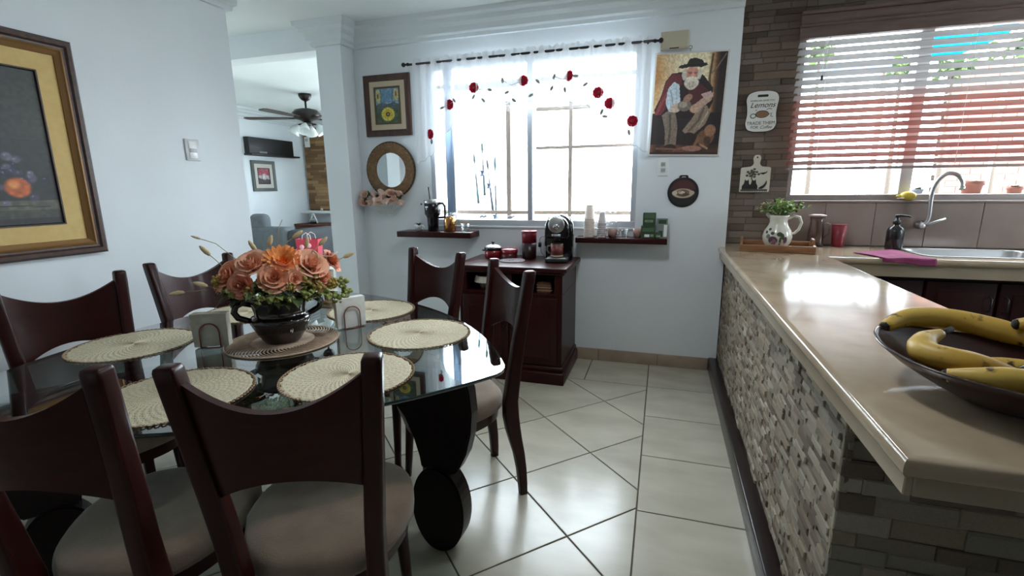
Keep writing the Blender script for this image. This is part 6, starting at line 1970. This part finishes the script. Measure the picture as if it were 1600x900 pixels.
# kitchen side
structure(MB().box(.8, 3.1, 4.10, 4.32, 1.15, 1.235).build('ledge_kitchen', M_PATIO))
M_TERRA = mat('terracotta', (120, 66, 50), .8)
def plant_pot(x, y, r, h, m, label, saucer=True):
    p = thing('plant_pot', label, 'plant pot', (x, y, 1.2355), 0, 'pots on the outer kitchen ledge')
    if saucer:
        MB().lathe([(0, 0), (r * .95, 0), (r * 1.1, .014), (r * 1.05, .014), (r * .9, .004), (0, .004)], 24).build('saucer', m, p)
    MB().lathe([(0, .004), (r * .66, .004), (r * .88, h * .78), (r * 1.0, h * .78), (r * 1.02, h), (r * .92, h), (r * .85, h * .8), (0, h * .8)], 24).build('pot', m, p)
    for k in range(9):
        o = new_obj('leaf', leaf_mesh(.05, .012, M_GREEN[1]), p, (0, 0, h * .8)); o.rotation_euler = (.4 + .1 * (k % 3), 0, k * .7)
    return p
plant_pot(2.045, 4.2, .066, .125, M_TERRA, 'larger terracotta pot with saucer on the ledge outside the kitchen window')
plant_pot(2.285, 4.2, .044, .085, M_TERRA, 'small terracotta pot at the picture edge outside the kitchen window', False)
plant_pot(1.735, 4.2, .036, .075, mat('pot_grey', (92, 92, 98), .7), 'little grey pot behind the faucet outside the kitchen window', False)
p = thing('blue_tarp', 'bright blue tarpaulin strung up beyond the kitchen window', 'tarp', (2.8, 6.5, 0))
def tarp(u, w):
    return (-.33 + .85 * u - .12 * w * u, .1 * sin(u * 4), 2.93 - .30 * w * (1 - .45 * u) - .06 * sin(pi * u) + .03 * u)
o = MB().grid(tarp, 20, 8).build('sheet', sheer_mat('tarp_blue', (0, 96, 150), 1.0, .35), p)
for x in (-.33, .50):
    MB().tube([(x, .02, -.12), (x, .02, 2.95)], .02, 8).build('pole', M_BARC, p)
MFOL = [mat('shrub_green', (60, 84, 40), .7), mat('shrub_light', (92, 112, 58), .7)]
def shrub(x, y, z, R, label, seed):
    p = thing('shrub', label, 'shrub', (x, y, -.12), 0, 'shrubs in the patio')
    MB().tube([(0, 0, 0), (.03, 0, z * .5), (0, 0, z + .1)], [.04, .03, .015], 8).build('stem', mat('bark', (70, 58, 48), .8), p)
    rr_ = random.Random(seed)
    me = [leaf_mesh(.12, .035, m) for m in MFOL]
    for k in range(60):
        d = Vector((rr_.gauss(0, 1), rr_.gauss(0, 1), rr_.gauss(0, 1))).normalized() * R * rr_.uniform(.2, 1)
        o = new_obj('leaf', me[k % 2], p, (d.x, d.y, z + .12 + d.z * .8)); o.rotation_euler = (rr_.uniform(-1, 1), rr_.uniform(-1, 1), rr_.uniform(0, 6.28))
    return p
shrub(1.70, 7.0, 2.86, .16, 'leafy top seen high at the blind corner', 1)
shrub(2.55, 7.0, 2.66, .12, 'small leafy top beside the window mullion', 2)
shrub(3.05, 7.0, 2.62, .16, 'leafy top under the blue tarpaulin', 3)
shrub(3.65, 7.2, 2.80, .18, 'leafy top at the picture edge beyond the blind', 4)
M_ROOF = mat('pale_blue_roof', (74, 88, 110), .6)
p = thing('patio_roof', 'pale blue sheet roof edge beyond the kitchen window', 'roof', (2.3, 8.2, 0))
MB().bbox(-.75, .62, -.05, .4, 2.86, 3.0, .01).build('roof_sheet', M_ROOF, p)
for x in (-.68, .55):
    MB().bbox(x - .03, x + .03, .1, .16, -.12, 2.86, .005).build('post', M_BARC, p)
p = thing('brick_screen', 'pinkish brick screen wall beyond the blind', 'wall', (3.9, 7.6, -.12))
M_BRK = mat('brick_pink', (140, 92, 80), .85, rand=.15)
bk = MB().box(0, .23, 0, .10, 0, .065).mesh('brick', M_BRK)
for r_ in range(38):
    for c_ in range(4):
        new_obj('brick', bk, p, (-.6 + .24 * c_ + (.12 if r_ % 2 else 0), 0, r_ * .075))
MB().box(-.6, .47, .01, .09, 0, 2.85).build('mortar', mat('brick_mortar', (120, 108, 100), .9), p)
